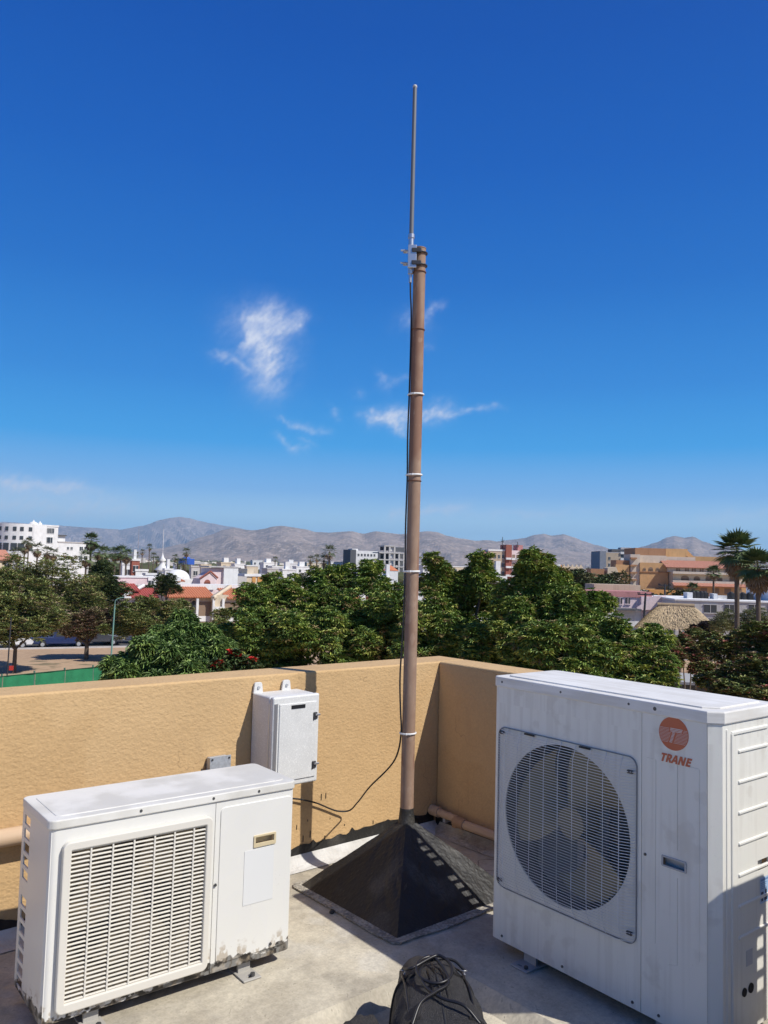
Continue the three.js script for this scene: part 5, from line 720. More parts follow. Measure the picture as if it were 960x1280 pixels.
// ---- white block and concrete frame, dead ahead
{ const D = 420, k = mpp(D), g = site('white_block', 'white flat block with dark end wall far ahead of the mast', 455, D); const X = px => (px - 455) * k, h = hAt(455, 688.5, D); block(g, 'wall', M.white, X(445), X(472), 0, h, -10, 0); block(g, 'end_wall', M.dark, X(438), X(445), 0, hAt(440, 687, D), -10, 0.2); block(g, 'stair_head', M.white, X(440), X(447), h, hAt(445, 686, D), -8, -2); for (let i = 0; i < 6; i++) windowAt(g, X(448 + i * 4), h - 2.2, 0, 1, 1.3); }
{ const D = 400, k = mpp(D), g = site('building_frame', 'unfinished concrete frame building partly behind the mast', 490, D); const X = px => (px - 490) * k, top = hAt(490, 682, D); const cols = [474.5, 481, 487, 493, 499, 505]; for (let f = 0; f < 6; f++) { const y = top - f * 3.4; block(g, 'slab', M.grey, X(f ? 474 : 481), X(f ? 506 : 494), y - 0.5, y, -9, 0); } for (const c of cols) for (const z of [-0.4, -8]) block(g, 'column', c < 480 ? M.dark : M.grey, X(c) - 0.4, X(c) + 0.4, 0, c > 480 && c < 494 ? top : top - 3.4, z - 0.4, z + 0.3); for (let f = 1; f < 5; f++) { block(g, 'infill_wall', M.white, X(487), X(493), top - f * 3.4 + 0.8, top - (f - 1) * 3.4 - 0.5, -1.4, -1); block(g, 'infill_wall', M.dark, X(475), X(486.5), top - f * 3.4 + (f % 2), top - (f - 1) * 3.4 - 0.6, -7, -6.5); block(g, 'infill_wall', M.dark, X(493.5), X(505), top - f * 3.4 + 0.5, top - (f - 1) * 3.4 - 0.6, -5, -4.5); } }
{ const D = 130, k = mpp(D), g = site('small_red_roof_house', 'small red hipped roof just left of the mast', 491, D, 0.35, 'house'); const y = hAt(491, 713, D); block(g, 'wall', M.white, -0.9, 0.9, 0, y, -2, 0); mesh('roof', new THREE.ConeGeometry(1.5, 0.9, 4).rotateY(Math.PI / 4).translate(0, y + 0.4, -1), clay, g); }
{ const D = 62, k = mpp(D), g = site('orange_house', 'orange walled house with white chimney glimpsed between the mangoes', 484, D, 0.35, 'house'); const y = hAt(484, 748, D), X = px => (px - 484) * k; block(g, 'wall', M.orange, X(474), X(494), 0, y, -3, 0); tiledSlope(g, clay, X(472), X(496), y, hAt(484, 743, D), 0.3, -2); block(g, 'chimney', M.white, X(487) - 0.1, X(487) + 0.1, y, y + 0.5, -1, -0.8); block(g, 'annexe', clay, X(428), X(450), 0, hAt(440, 745, D), -4, -1); }
{ const D = 58, k = mpp(D), g = site('white_house', 'white house seen in gaps of the mango trees', 585, D, 0.35, 'house'); const X = px => (px - 585) * k, y = hAt(560, 742, D); block(g, 'wall', M.white, X(525), X(575), 0, y, -6, 0); block(g, 'wall', M.white, X(575), X(650), 0, hAt(610, 762, D), -6, 1.2); block(g, 'coping', M.grey, X(524), X(576), y, y + 0.15, -6.1, 0.1); for (const px of [541, 556, 590, 612, 630]) windowAt(g, X(px), px < 575 ? y - 1.3 : y - 2.4, px < 575 ? 0 : 1.2, 0.7, 0.9); }
// ---- pink and brown block with aerials
{
  const D = 330, k = mpp(D), g = site('pink_apartments', 'pink and brick apartment tower with aerials above the mango trees', 633, D); const X = px => (px - 633) * k; const h1 = hAt(620, 689, D), h2 = hAt(645, 688, D), h3 = hAt(637, 681, D);
  block(g, 'wall', M.beige, X(611), X(634), 0, h1, -9, 0); block(g, 'wall', M.pink, X(634), X(656), 0, h2, -9, 0.6); block(g, 'stair_tower', M.brick, X(632.5), X(639.5), 0, h3, -5, 1.2); block(g, 'roof_house', M.rose, X(646), X(653), h2, hAt(650, 681, D), -6, -2); block(g, 'parapet', M.white, X(611), X(632), h1, h1 + 0.7, -9.1, 0.15); block(g, 'wall', M.rose, X(606), X(611), 0, hAt(608, 690, D), -6, -0.6);
  for (let f = 0; f < 4; f++) { const y = h1 - 2.2 - f * 3.4; for (const px of [614, 619, 624, 629]) windowAt(g, X(px), y, 0, 1.0, 1.5); for (const px of [642, 647, 652]) { const bl = block(g, 'balcony', M.white, X(px) - 0.7, X(px) + 0.7, y - 1.2, y - 0.4, 0.6, 1.7); block(bl, 'opening_shade', shade, X(px) - 0.6, X(px) + 0.6, y - 0.35, y + 1.0, 0.55, 0.68); } block(g, 'balcony', M.white, X(633), X(639), y - 1.1, y - 0.3, 1.2, 2.0); }  // openings over the balconies are flat panels with their shade painted in
  for (const [px, py] of [[630, 671], [650, 677]]) { const a = mesh('aerial', [rod([X(px), h1, -2], [X(px), hAt(px, py, D), -2], 0.12, 5), rod([X(px) - 0.8, hAt(px, py + 4, D), -2], [X(px) + 0.8, hAt(px, py + 4, D), -2], 0.09, 4), rod([X(px) - 0.5, hAt(px, py + 6, D), -2], [X(px) + 0.5, hAt(px, py + 6, D), -2], 0.2, 4)], iron, g); }
}
{ const D = 360, k = mpp(D), g = site('yellow_arcade', 'low yellow building with crenellated arches beyond the mango trees', 712, D); const X = px => (px - 712) * k, h = hAt(712, 708, D); block(g, 'wall', M.cream, X(703), X(728), 0, h, -6, 0); block(g, 'wall', M.orange, X(696), X(703), 0, hAt(700, 706, D), -5, 0.4); for (let i = 0; i < 5; i++) { block(g, 'merlon', M.cream, X(704.5 + i * 5), X(706.5 + i * 5), h, h + 0.8, -0.6, 0); windowAt(g, X(706 + i * 4.8), h - 1.6, 0, 0.9, 1.4, shade); } }
// ---- grey glass hotel
{ const D = 430, k = mpp(D), g = site('glass_hotel', 'grey hotel with banded glass front and pale end tower far right', 777, D, 0.3); const X = px => (px - 777) * k * 1.04, h = hAt(777, 691, D); block(g, 'tower', M.slate, X(753), X(760), 0, h + 0.6, -16, 0.6); block(g, 'wall', M.beige, X(760), X(776), 0, h, -14, 0.3); for (let i = 0; i < 3; i++) windowAt(g, X(763.5), h - 3 - i * 3.4, 0.3, 1.1, 1.6); block(g, 'glass_front', glass, X(776), X(803), 0, h, -14, 0); for (let f = 0; f < 6; f++) block(g, 'balcony_band', M.white, X(776), X(803.5), h - 0.7 - f * 3.1, h + 0.5 - f * 3.1, 0, 0.9); const y2 = hAt(785, 688, D); block(g, 'plant_room', M.dark, X(766), X(790), h + 0.5, y2 + 0.6, -10, -3); block(g, 'plant_room', M.grey, X(776), X(788), y2, y2 + 1.6, -9, -4); }
// ---- terracotta resort
{
  const D = 192, k = mpp(D), g = site('terracotta_resort', 'stepped terracotta resort with white bands, arches and tiled roofs', 850, D, 0.34); const X = px => (px - 850) * k * 1.09, Y = (px, py) => hAt(px, py, D);
  block(g, 'wall', M.brown, X(803), X(835), 0, Y(820, 684.5), -16, -7); block(g, 'wall', M.ochre, X(835), X(858), 0, Y(845, 684.5), -16, -8.5); block(g, 'wall', M.ochre, X(858), X(905), 0, Y(880, 694.5), -16, -8);  // brown block has the shade in its colour, the ochre one the sunlight
  const sl = new THREE.Shape(); sl.moveTo(X(858), Y(858, 695)); sl.lineTo(X(866), Y(866, 695)); sl.lineTo(X(858), Y(858, 686)); sl.closePath(); mesh('stepped_gable', extrude(sl, 4).translate(-(-9) * Math.tan(TURN), 0, -13), M.ochre, g);
  block(g, 'wall', M.sand, X(806), X(836), 0, Y(820, 694), -12, -5); block(g, 'wall', M.sand, X(836), X(866), 0, Y(850, 695.5), -12, -5.6);
  const oc = block(g, 'wall', M.ochre, X(809), X(838), 0, Y(822, 703.5), -10, -3.2); for (const [px, r] of [[813.5, 0.32], [820, 0.48], [827, 0.36]]) mesh('arched_window', [cyl(r, r, 0.16, 14).rotateX(Math.PI / 2).translate(FX(X(px), -3.2), Y(px, 711.5), -3.2), bx(2 * r, r * 1.6, 0.16, FX(X(px), -3.2), Y(px, 711.5) - r * 0.8, -3.2)], shade, oc);
  block(g, 'ledge', M.brown, X(808.5), X(838.5), Y(822, 715) - 0.1, Y(822, 715) + 0.1, -3.2, -3.0);
  block(g, 'corner_tower', M.sand, X(799), X(809), 0, Y(804, 693), -9, -3.6); for (let i = 0; i < 4; i++) block(g, 'balcony', M.brown, X(799.5), X(806), Y(803, 699 + i * 9), Y(803, 697 + i * 9), -3.6, -2.8);
  // right hand wings with tiled roofs and balconies
  tiledSlope(g, roseTile, X(836), X(912), Y(875, 710), Y(875, 701), -1.2, -5.4); block(g, 'wall', M.sand, X(838), X(912), Y(875, 716), Y(875, 709.5), -6, -2.2);
  for (const px of [848, 857, 864, 872, 880, 888, 898]) windowAt(g, X(px), Y(px, 712.7), -2.2, 0.9, 1.0, shade);
  block(g, 'wall', M.cream, X(843), X(916), 0, Y(880, 715.5), -5, -0.6); block(g, 'balcony_parapet', M.sand, X(843), X(916), Y(880, 718), Y(880, 715), -0.6, 0.6);
  for (const [px, w] of [[855, 1.2], [867, 0.9], [879, 0.9], [890, 0.8], [903, 0.9]]) mesh('arched_opening', [cyl(w * 0.75, w * 0.75, 0.1, 16).rotateX(Math.PI / 2).scale(1, 0.7, 1).translate(FX(X(px), -0.58), Y(px, 723), -0.58), bx(w * 1.5, 0.9, 0.1, FX(X(px), -0.58), Y(px, 723) - 0.45, -0.58)], shade, g);
  block(g, 'balcony_parapet', M.sand, X(843), X(916), Y(880, 729.5), Y(880, 726.3), -0.6, 0.7); tiledSlope(g, roseTile, X(844), X(917), Y(880, 733), Y(880, 729), 2.0, 0.5); block(g, 'wall', M.ochre, X(845), X(917), 0, Y(880, 733), -2, 0.4); for (const px of [850, 862, 874, 886, 898, 909]) block(g, 'opening_shade', shade, X(px) - 0.7, X(px) + 0.7, Y(880, 742), Y(880, 735), 0.36, 0.45);  // row of brown panels painted for the dark lower openings
  // low parts on the left and the orange garage
  block(g, 'wall', M.brown, X(759), X(773), 0, Y(766, 711.5), -6, -2); const gs = new THREE.Shape(); gs.moveTo(X(771), 0); gs.lineTo(X(786), 0); gs.lineTo(X(786), Y(786, 722)); gs.lineTo(X(781), Y(781, 709)); gs.lineTo(X(772), Y(772, 710)); gs.closePath(); mesh('curved_gable', extrude(gs, 4).translate(1.6 * Math.tan(TURN), 0, -5.6), M.cream, g); block(g, 'wall', M.brown, X(784), X(800), 0, Y(792, 700.5), -9, -4.4); block(g, 'wall', M.ochre, X(784), X(798), 0, Y(790, 706), -4.4, -3.4); for (let i = 0; i < 3; i++) block(g, 'opening_shade', shade, X(787), X(796), Y(790, 722 + i * 8), Y(790, 717 + i * 8), -3.42, -3.3);  // stacked brown panels paint shaded openings, no recess behind
  const gar = block(g, 'garage', M.orange, X(820), X(856), 0, Y(838, 737.5), -2, 4); for (const [a, b] of [[827, 834], [841, 849]]) block(gar, 'opening_shade', shade, X(a), X(b), 0, Y(838, 744), 3.96, 4.03); block(g, 'wall', M.grey, X(806), X(821), 0, Y(813, 737), -1, 3);  // garage openings are flat, their darkness painted brown
}
// ---- pink house, palapa and grey block nearer by
{
  const D = 92, k = mpp(D), g = site('pink_house', 'pale pink flat-roofed house with rose parapet and outside stair', 780, D, 0.3, 'house'); const X = px => (px - 780) * k, Y = (px, py) => hAt(px, py, D);
  block(g, 'rear_wall', M.beige, X(744), X(800), 0, Y(770, 731.5), -9, -5); block(g, 'wall', M.pink, X(736), X(812), 0, Y(772, 745), -6, 0); block(g, 'parapet', M.rose, X(735), X(812), Y(772, 746), Y(772, 739), -5.9, 0.12); block(g, 'wall', M.pink, X(800), X(826), 0, Y(812, 746), -4, 0.5);
  const st = new THREE.Shape(); st.moveTo(X(792), Y(792, 762)); st.lineTo(X(826), Y(826, 762)); st.lineTo(X(826), Y(826, 744)); st.lineTo(X(812), Y(812, 745)); st.lineTo(X(792), Y(792, 759)); st.closePath(); mesh('stair_wall', extrude(st, 0.25).translate(0, 0, 0.9), M.pink, g);
  for (const px of [756.5, 775.5, 784.5]) windowAt(g, X(px), Y(px, 751), 0, px < 760 ? 0.3 : 0.5, px < 760 ? 0.35 : 0.75, glass, M.pink); block(g, 'annexe', M.white, X(754), X(770), 0, Y(762, 757), 0.1, 2.2); block(g, 'tank', M.white, X(735), X(745), Y(740, 751), Y(740, 746.5), 0.1, 1); block(g, 'awning', M.dark, X(770), X(800), Y(785, 762), Y(785, 760), 0.3, 2.2); block(g, 'lower_wall', M.white, X(768), X(800), 0, Y(785, 763), 0.1, 0.6);
}
{
  const D = 74, k = mpp(D), g = site('palapa', 'wide thatched palapa roof on wooden posts', 845, D, 0, 'pavilion'); const top = hAt(840, 757, D), eave = hAt(840, 785, D), R = rng(5), rr = 45 * k;
  const thatch = new THREE.MeshStandardMaterial({ ...WHITE, roughness: 1, map: tex(512, 256, (x, y) => lerp3([0.22, 0.15, 0.085], [0.46, 0.35, 0.22], 0.6 * vn(x * 220, y * 14, 3, 220) + 0.4 * fbm(x * 12, y * 6, 3, 4, 12))) });
  // hipped: a short ridge along x, rounded skirt; t runs from ridge (0) to eave (1), a goes round
  const skin = (a, t) => { const c = Math.cos(a), q = Math.sin(a), ex = Math.sign(c) * Math.pow(Math.abs(c), 0.7), ez = Math.sign(q) * Math.pow(Math.abs(q), 0.7); return [ex * mix(1.35, rr, t) * (t < 0.02 ? 0.98 : 1), mix(top, eave, Math.pow(t, 1.12)), ez * mix(0.12, rr * 0.8, t)]; };
  { const P0 = [], U0 = []; for (let i = 0; i < 40; i++) for (let j = 0; j < 8; j++) for (const [u, v] of [[0, 0], [1, 1], [0, 1], [0, 0], [1, 0], [1, 1]]) { P0.push(...skin((i + u) / 40 * 6.2832, (j + v) / 8)); U0.push((i + u) / 10, (j + v) / 8); } const gg = new THREE.BufferGeometry(); gg.setAttribute('position', new THREE.Float32BufferAttribute(P0, 3)); gg.setAttribute('uv', new THREE.Float32BufferAttribute(U0, 2)); gg.computeVertexNormals(); mesh('thatch', gg, thatch, g); }
  const P = []; for (let i = 0; i < 5200; i++) { const a = R() * 6.283, t = Math.sqrt(R()) * 0.97, dt = 0.07 + 0.07 * R(), s = (R() - 0.5) * 0.05, w = 0.035, A = skin(a, t), B = skin(a + s, Math.min(1.08, t + dt)); P.push(A[0] - w, A[1] + 0.05, A[2] + w, A[0] + w, A[1] + 0.05, A[2] - w, B[0], B[1] + 0.12 * R(), B[2]); }
  const tg = new THREE.BufferGeometry(); tg.setAttribute('position', new THREE.Float32BufferAttribute(P, 3)); tg.computeVertexNormals(); const C = []; const R2 = rng(6); for (let i = 0; i < P.length / 9; i++) { const f = 0.6 + 0.7 * R2(); for (let m = 0; m < 3; m++) C.push(0.46 * f, 0.35 * f, 0.21 * f); } tg.setAttribute('color', new THREE.Float32BufferAttribute(C, 3)); mesh('straw', tg, softLeaf, g);
  for (let i = 0; i < 10; i++) { const a = i / 10 * 6.283 + 0.2; mesh('post', rod([Math.cos(a) * rr * 0.86, 0, Math.sin(a) * rr * 0.68], [Math.cos(a) * rr * 0.86, eave + 0.25, Math.sin(a) * rr * 0.68], 0.11, 8), bark, g); }
  mesh('ridge_cap', rod([-1.5, top + 0.02, 0], [1.5, top + 0.02, 0], 0.2, 8), thatch, g);
}
{
  const D = 88, k = mpp(D), g = site('grey_flat_block', 'grey flat-roofed block with barred windows behind the palms', 915, D, 0.3); const X = px => (px - 915) * k, Y = (px, py) => hAt(px, py, D), h = Y(905, 752);
  block(g, 'wall', M.grey, X(855), X(1000), 0, h, -12, 0); block(g, 'coping', M.white, X(854.5), X(1001), h, h + 0.15, -12, 0.1);
  for (const [px, w] of [[892, 1.2], [912, 0.9], [938, 1.0], [958, 1.0]]) { const f = windowAt(g, X(px), Y(px, 761), 0, w, 0.85, glass, M.grey); }
  for (const [px, m] of [[872, 0], [876, 0], [881, 0], [884.5, 0], [914, 0], [921, 0], [927, 0], [934, 0]]) mesh('roof_tank', [cyl(0.42, 0.4, 0.62, 14).translate(FX(X(px), -4), h + 0.46, -4), cyl(0.3, 0.12, 0.15, 12).translate(FX(X(px), -4), h + 0.84, -4)], tankBlack, g);
  block(g, 'roof_box', M.white, X(866), X(872), h + 0.15, h + 0.75, -4.5, -3); block(g, 'roof_box', M.white, X(895), X(899), h + 0.15, h + 0.7, -4.5, -3); block(g, 'roof_wall', M.white, X(899), X(952), h + 0.15, h + 0.5, -5, -4.8); block(g, 'side_wing', M.white, X(955), X(1000), 0, Y(957, 736), -9, -2);
}
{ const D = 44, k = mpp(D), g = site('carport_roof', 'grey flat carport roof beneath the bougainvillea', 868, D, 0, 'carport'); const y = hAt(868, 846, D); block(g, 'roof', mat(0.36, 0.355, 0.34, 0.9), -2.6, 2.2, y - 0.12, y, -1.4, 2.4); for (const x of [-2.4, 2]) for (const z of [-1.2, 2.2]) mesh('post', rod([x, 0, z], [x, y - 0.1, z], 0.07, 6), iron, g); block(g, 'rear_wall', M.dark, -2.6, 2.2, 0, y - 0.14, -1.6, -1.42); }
// ---- distant town: too small and too many to tell apart
{
  const R = rng(77), N = 900, im = new THREE.InstancedMesh(new THREE.BoxGeometry(1, 1, 1).translate(0, 0.5, 0), mat(0.72, 0.70, 0.66, 0.9), N); im.name = 'distant_town'; im.userData = { kind: 'stuff', label: 'distant town of tiny white houses on the plain below the mountains', category: 'town' };
  const m = new THREE.Matrix4(), q = new THREE.Quaternion(), e = new THREE.Euler(), c = new THREE.Color();
  for (let i = 0; i < N; i++) { const t = R(), right = R() < 0.62, az = (right ? mix(9, 19, R()) : mix(-22, 24, R())) * DEG, D = right ? 900 * Math.pow(6.4, t) : 700 * Math.pow(6, t), s = 5 + 12 * R(); const base = G0 + (D > 1500 ? (D - 1500) * 0.0035 : 0) + (right && D > 3200 ? (D - 3200) * 0.03 * R() : 0); q.setFromEuler(e.set(0, R() * 3, 0)); m.compose(new THREE.Vector3(...polar(az, D, base)), q, new THREE.Vector3(s, 3 + 7 * R() * (0.5 + R()), s * 0.8)); im.setMatrixAt(i, m); const k = 0.6 + 0.5 * R(), w = R(); c.setRGB(k, k * (w < 0.2 ? 0.8 : 0.97), k * (w < 0.2 ? 0.6 : 0.93)); im.setColorAt(i, c); }
  im.castShadow = im.receiveShadow = true; scene.add(im);
}

// ================================================================ PALMS
const palmGreen = new THREE.MeshStandardMaterial({ ...WHITE, vertexColors: true, roughness: 0.55, side: THREE.DoubleSide });
// one fan leaf, pleated, on a stalk; grown along +x from the origin
function fanLeaf(len, stalk, droop, R, col, n = 13) {
  const P = [], C = [], f0 = 0.75 + 0.5 * R(); const bend = (r) => -droop * r * r;
  for (let i = 0; i < n; i++) {
    const a = (i / (n - 1) - 0.5) * 3.5, l = len * (1 - 0.22 * Math.abs(a) / 1.75) * (0.85 + 0.3 * R()), w = 0.075 * len / 0.9; const q = (r, s) => { const x = stalk + Math.cos(a) * r - Math.sin(a) * s, z = Math.sin(a) * r + Math.cos(a) * s; return [x, bend(Math.max(0, x) / (stalk + len)) * (stalk + len) - (r > l * 0.8 ? 0.08 * len : 0) + (s === 0 ? 0.03 : 0) * len, z]; };
    const b0 = q(0.02, 0), m1 = q(l * 0.55, w), m2 = q(l * 0.55, -w), mm = q(l * 0.6, 0), tip = q(l, 0); P.push(...b0, ...m1, ...mm, ...b0, ...mm, ...m2, ...m1, ...tip, ...mm, ...mm, ...tip, ...m2); const f = f0 * (0.8 + 0.4 * R()); for (let k = 0; k < 12; k++) C.push(col[0] * f, col[1] * f, col[2] * f);
  }
  const w = 0.014; const a = [0, 0, -w], b = [0, 0, w], c = [stalk, bend(stalk / (stalk + len)) * (stalk + len), w], d = [stalk, bend(stalk / (stalk + len)) * (stalk + len), -w]; P.push(...a, ...b, ...c, ...a, ...c, ...d); for (let k = 0; k < 6; k++) C.push(0.16, 0.14, 0.06);
  const g = new THREE.BufferGeometry(); g.setAttribute('position', new THREE.Float32BufferAttribute(P, 3)); g.setAttribute('color', new THREE.Float32BufferAttribute(C, 3)); return g;
}
function fanPalm(name, label, px, pyTop, D, crownPx, o = {}, group) {
  const R = rng(o.seed || 1), p = at(px, pyTop, D), h = p.y - G0, r = crownPx * mpp(D); const g = thing(name, label, 'palm', [p.x, G0, p.z], R() * 6, group); const lean = (o.lean || 0) * h;
  const c = new THREE.Vector3(lean, h, 0), tr = Math.max(0.11, 0.115 * r / 1.2);
  mesh('trunk', metreUV(tube([[0, 0, 0], [lean * 0.25, h * 0.35, 0], [lean * 0.65, h * 0.7, 0], [lean, h, 0]], tr, 24, 9), 1), bark, g);
  const put = (leaf, az, el) => leaf.rotateZ(el).rotateY(az).translate(c.x, c.y, c.z), live = [], dead = [];
  const nl = o.live || 26, nd = o.dead === undefined ? 22 : o.dead;
  for (let i = 0; i < nl; i++) { const el = mix(1.4, -0.55, Math.pow(i / nl, 1.05)); live.push(put(fanLeaf(r * 0.52, r * 0.52, 0.12 + 0.3 * R(), R, o.green || [0.075, 0.115, 0.032], o.n || 12), i * 2.399 + R() * 0.4, el)); }
  for (let i = 0; i < nd; i++) dead.push(put(fanLeaf(r * 0.56, r * 0.42, 0.12, R, [0.24, 0.155, 0.075], o.n || 9), i * 2.399 + R(), -0.75 - 0.75 * (i / nd) - 0.1 * R()).translate(0, -0.22 * r * (i / nd), 0));
  const fix = l => { const q = mergeGeometries(l); q.computeVertexNormals(); return q; };
  mesh('crown', fix(live), palmGreen, g); if (nd) mesh('dead_skirt', fix(dead), palmGreen, g);
  return g;
}
fanPalm('fan_palm', 'tall fan palm with brown skirt beside the terracotta resort', 921, 690, 50, 28, { seed: 3, live: 46, dead: 54, n: 14, lean: 0.012, green: [0.11, 0.15, 0.045] });
fanPalm('fan_palm', 'shorter dark fan palm at the white wing of the grey block', 948, 710, 47, 27, { seed: 8, live: 46, dead: 46, n: 14, lean: -0.01, green: [0.09, 0.13, 0.04] });
fanPalm('fan_palm', 'small slender fan palm in front of the resort balconies', 892, 716, 130, 11, { seed: 5, dead: 4, lean: 0.01 });
fanPalm('fan_palm', 'stout low fan palm before the resort arches', 866, 737, 120, 10, { seed: 6, dead: 0 });
fanPalm('fan_palm', 'low dark palm in front of the orange garage', 844, 746, 105, 7, { seed: 7, dead: 0, green: [0.04, 0.05, 0.03] });
const hp = 'dry fan palms in front of the round hotel';
[[22, 692, 7.5, 170], [31, 683, 7, 190], [36, 678, 6, 195], [47, 686, 8, 180], [59, 690, 7, 175], [67, 692, 7, 172]].forEach(([px, py, r, D], i) => fanPalm('fan_palm', 'fan palm with ragged brown skirt in front of the round hotel', px, py, D, r * 1.25, { seed: 20 + i, live: 16, dead: 20, n: 9, green: [0.085, 0.10, 0.04] }, hp));
fanPalm('fan_palm', 'tallest fan palm of the clump right of the round hotel', 114, 676, 130, 12, { seed: 30, live: 28, dead: 22, n: 11 });
const cl = 'fan palms right of the round hotel';
[[124, 690, 9, 130], [131, 692, 8, 135], [108, 697, 9, 128], [144, 692, 8, 150], [151, 690, 8, 150], [158, 694, 8, 145], [137, 702, 9, 125]].forEach(([px, py, r, D], i) => fanPalm('fan_palm', 'bushy fan palm in the clump right of the round hotel', px, py, D, r * 1.3, { seed: 40 + i, live: 22, dead: 14, n: 9 }, cl));
const fp = 'small palms over the distant roofs';
[[170, 694, 5, 210], [178, 690, 4, 230], [187, 684, 4.5, 230], [192, 695, 5, 200], [196, 700, 5, 190], [219, 697, 5, 190], [222, 703, 6, 170], [233, 690, 6, 180], [230, 703, 6, 170], [344, 700, 5, 260], [388, 700, 6, 190], [396, 698, 6, 185], [727, 716, 6, 170], [735, 714, 5, 200], [742, 721, 5, 160], [710, 720, 6, 150], [412, 690, 10, 95], [405, 700, 8, 96]].forEach(([px, py, r, D], i) => fanPalm('fan_palm', i > 15 ? ['taller dark palm rising out of the mango crowns left of the mast', 'lower dark palm tucked under the taller one in the mangoes'][i - 16] : `small palm ${px < 215 ? 'near the white spire' : px < 240 ? 'under the blue water tank' : px < 420 ? 'among the far white houses' : 'before the yellow arcade'}`, px, py, D, r * 1.15, { seed: 60 + i, live: 18, dead: i % 3 ? 4 : 0, n: 8, green: i > 15 ? [0.06, 0.085, 0.03] : [0.075, 0.10, 0.04] }, i > 15 ? undefined : fp));

// ---- round trees between the houses: three built, the rest copies
{
  const R = rng(17), protos = [0, 1, 2].map(i => { const g = new THREE.Group(); const L = [...Array(5)].map(() => [(R() - 0.5) * 3.2, 3.2 + R() * 2.2, (R() - 0.5) * 3, 1.2 + R() * 0.7, 0.85]); limbs(g, [0, 0, 0], L, 0.16, 50 + i); const col = [[[0.055, 0.085, 0.025], [0.085, 0.12, 0.035], [0.13, 0.15, 0.045], [0.10, 0.11, 0.04]], [[0.085, 0.095, 0.035], [0.12, 0.125, 0.045], [0.17, 0.15, 0.06], [0.14, 0.11, 0.05]], [[0.05, 0.075, 0.025], [0.075, 0.11, 0.03], [0.10, 0.13, 0.04], [0.12, 0.12, 0.04]]][i]; mesh('crown', leaves(L, { seed: 90 + i, sprays: 520, per: 6, len: 0.5, wid: 0.11, droop: 0.4, colors: col, mix: [0.4, 0.75, 0.93] }), softLeaf, g); return g; });
  const spots = []; for (let i = 0; i < 84; i++) { const x = R() < 0.72 ? mix(95, 470, R()) : mix(510, 770, R()), D = mix(150, 430, R()), hgt = 2.6 + 2.6 * R(); spots.push([x, 708 + (x - 480) * 0.026 + (8.5 - hgt) / D * FOCAL, D]); }
  for (const x of [148, 165, 186, 200, 238, 300, 345, 362, 395, 430, 455, 500, 520]) spots.push([x, 734 + R() * 8, 118 + R() * 12]);
  for (const [x, y, D] of [[725, 722, 120], [700, 724, 118], [752, 727, 130], [760, 722, 170], [738, 726, 125], [818, 746, 110], [862, 748, 100]]) spots.push([x, y, D]);
  spots.forEach(([px, py, D], i) => { const p = at(px, py, D), h = Math.max(2.2, p.y - G0), s = h / 5.4, k = i % 3; const r = protos[k].clone(); r.name = numbered('leafy_tree'); r.position.set(p.x, G0, p.z); r.scale.set(s, s, s); r.rotation.y = R() * 6.28; scene.add(r); tag(r, `${['dark green', 'olive', 'deep green'][k]} round tree ${px < 200 ? 'near the white spire' : px < 310 ? 'behind the red and orange roofs' : px < 440 ? 'among the far white houses' : px < 520 ? 'by the concrete frame building' : px < 700 ? 'behind the mango trees' : px < 780 ? 'near the yellow arcade' : 'around the palapa and grey block'}`, 'tree', 'round trees between the houses'); });
}
{ // scrub and far treetops on the plain
  const R = rng(78), N = 5000, ico = new THREE.IcosahedronGeometry(1, 1), q0 = ico.attributes.position; for (let i = 0; i < q0.count; i++) { const x = q0.getX(i), y = q0.getY(i), z = q0.getZ(i), k = 0.7 + 0.6 * fbm(x * 2 + 5, y * 2 + z * 1.7 + 9, 2, 3); q0.setXYZ(i, x * k, Math.max(-0.3, y * k), z * k); } ico.computeVertexNormals();
  const im = new THREE.InstancedMesh(ico, mat(0.075, 0.085, 0.035, 0.95), N); im.name = 'distant_scrub'; im.userData = { kind: 'stuff', label: 'distant belt of green treetops and scrub on the plain', category: 'scrub' }; const m = new THREE.Matrix4(), q = new THREE.Quaternion(), e = new THREE.Euler(), c = new THREE.Color();
  for (let i = 0; i < N; i++) { const az = mix(-32, 32, R()) * DEG, D = 380 * Math.pow(11, Math.pow(R(), 1.1)), s = 2 + 2.5 * R() + D * 0.0006, base = G0 + (D > 1500 ? (D - 1500) * 0.0035 : 0); q.setFromEuler(e.set(0, R() * 6, 0)); m.compose(new THREE.Vector3(...polar(az, D, base + s * 0.5)), q, new THREE.Vector3(s * 1.3, s, s * 1.3)); im.setMatrixAt(i, m); const k = 0.6 + 0.8 * R(); c.setRGB(k * 1.05, k, k * 0.9); im.setColorAt(i, c); } im.castShadow = im.receiveShadow = true; scene.add(im);
}
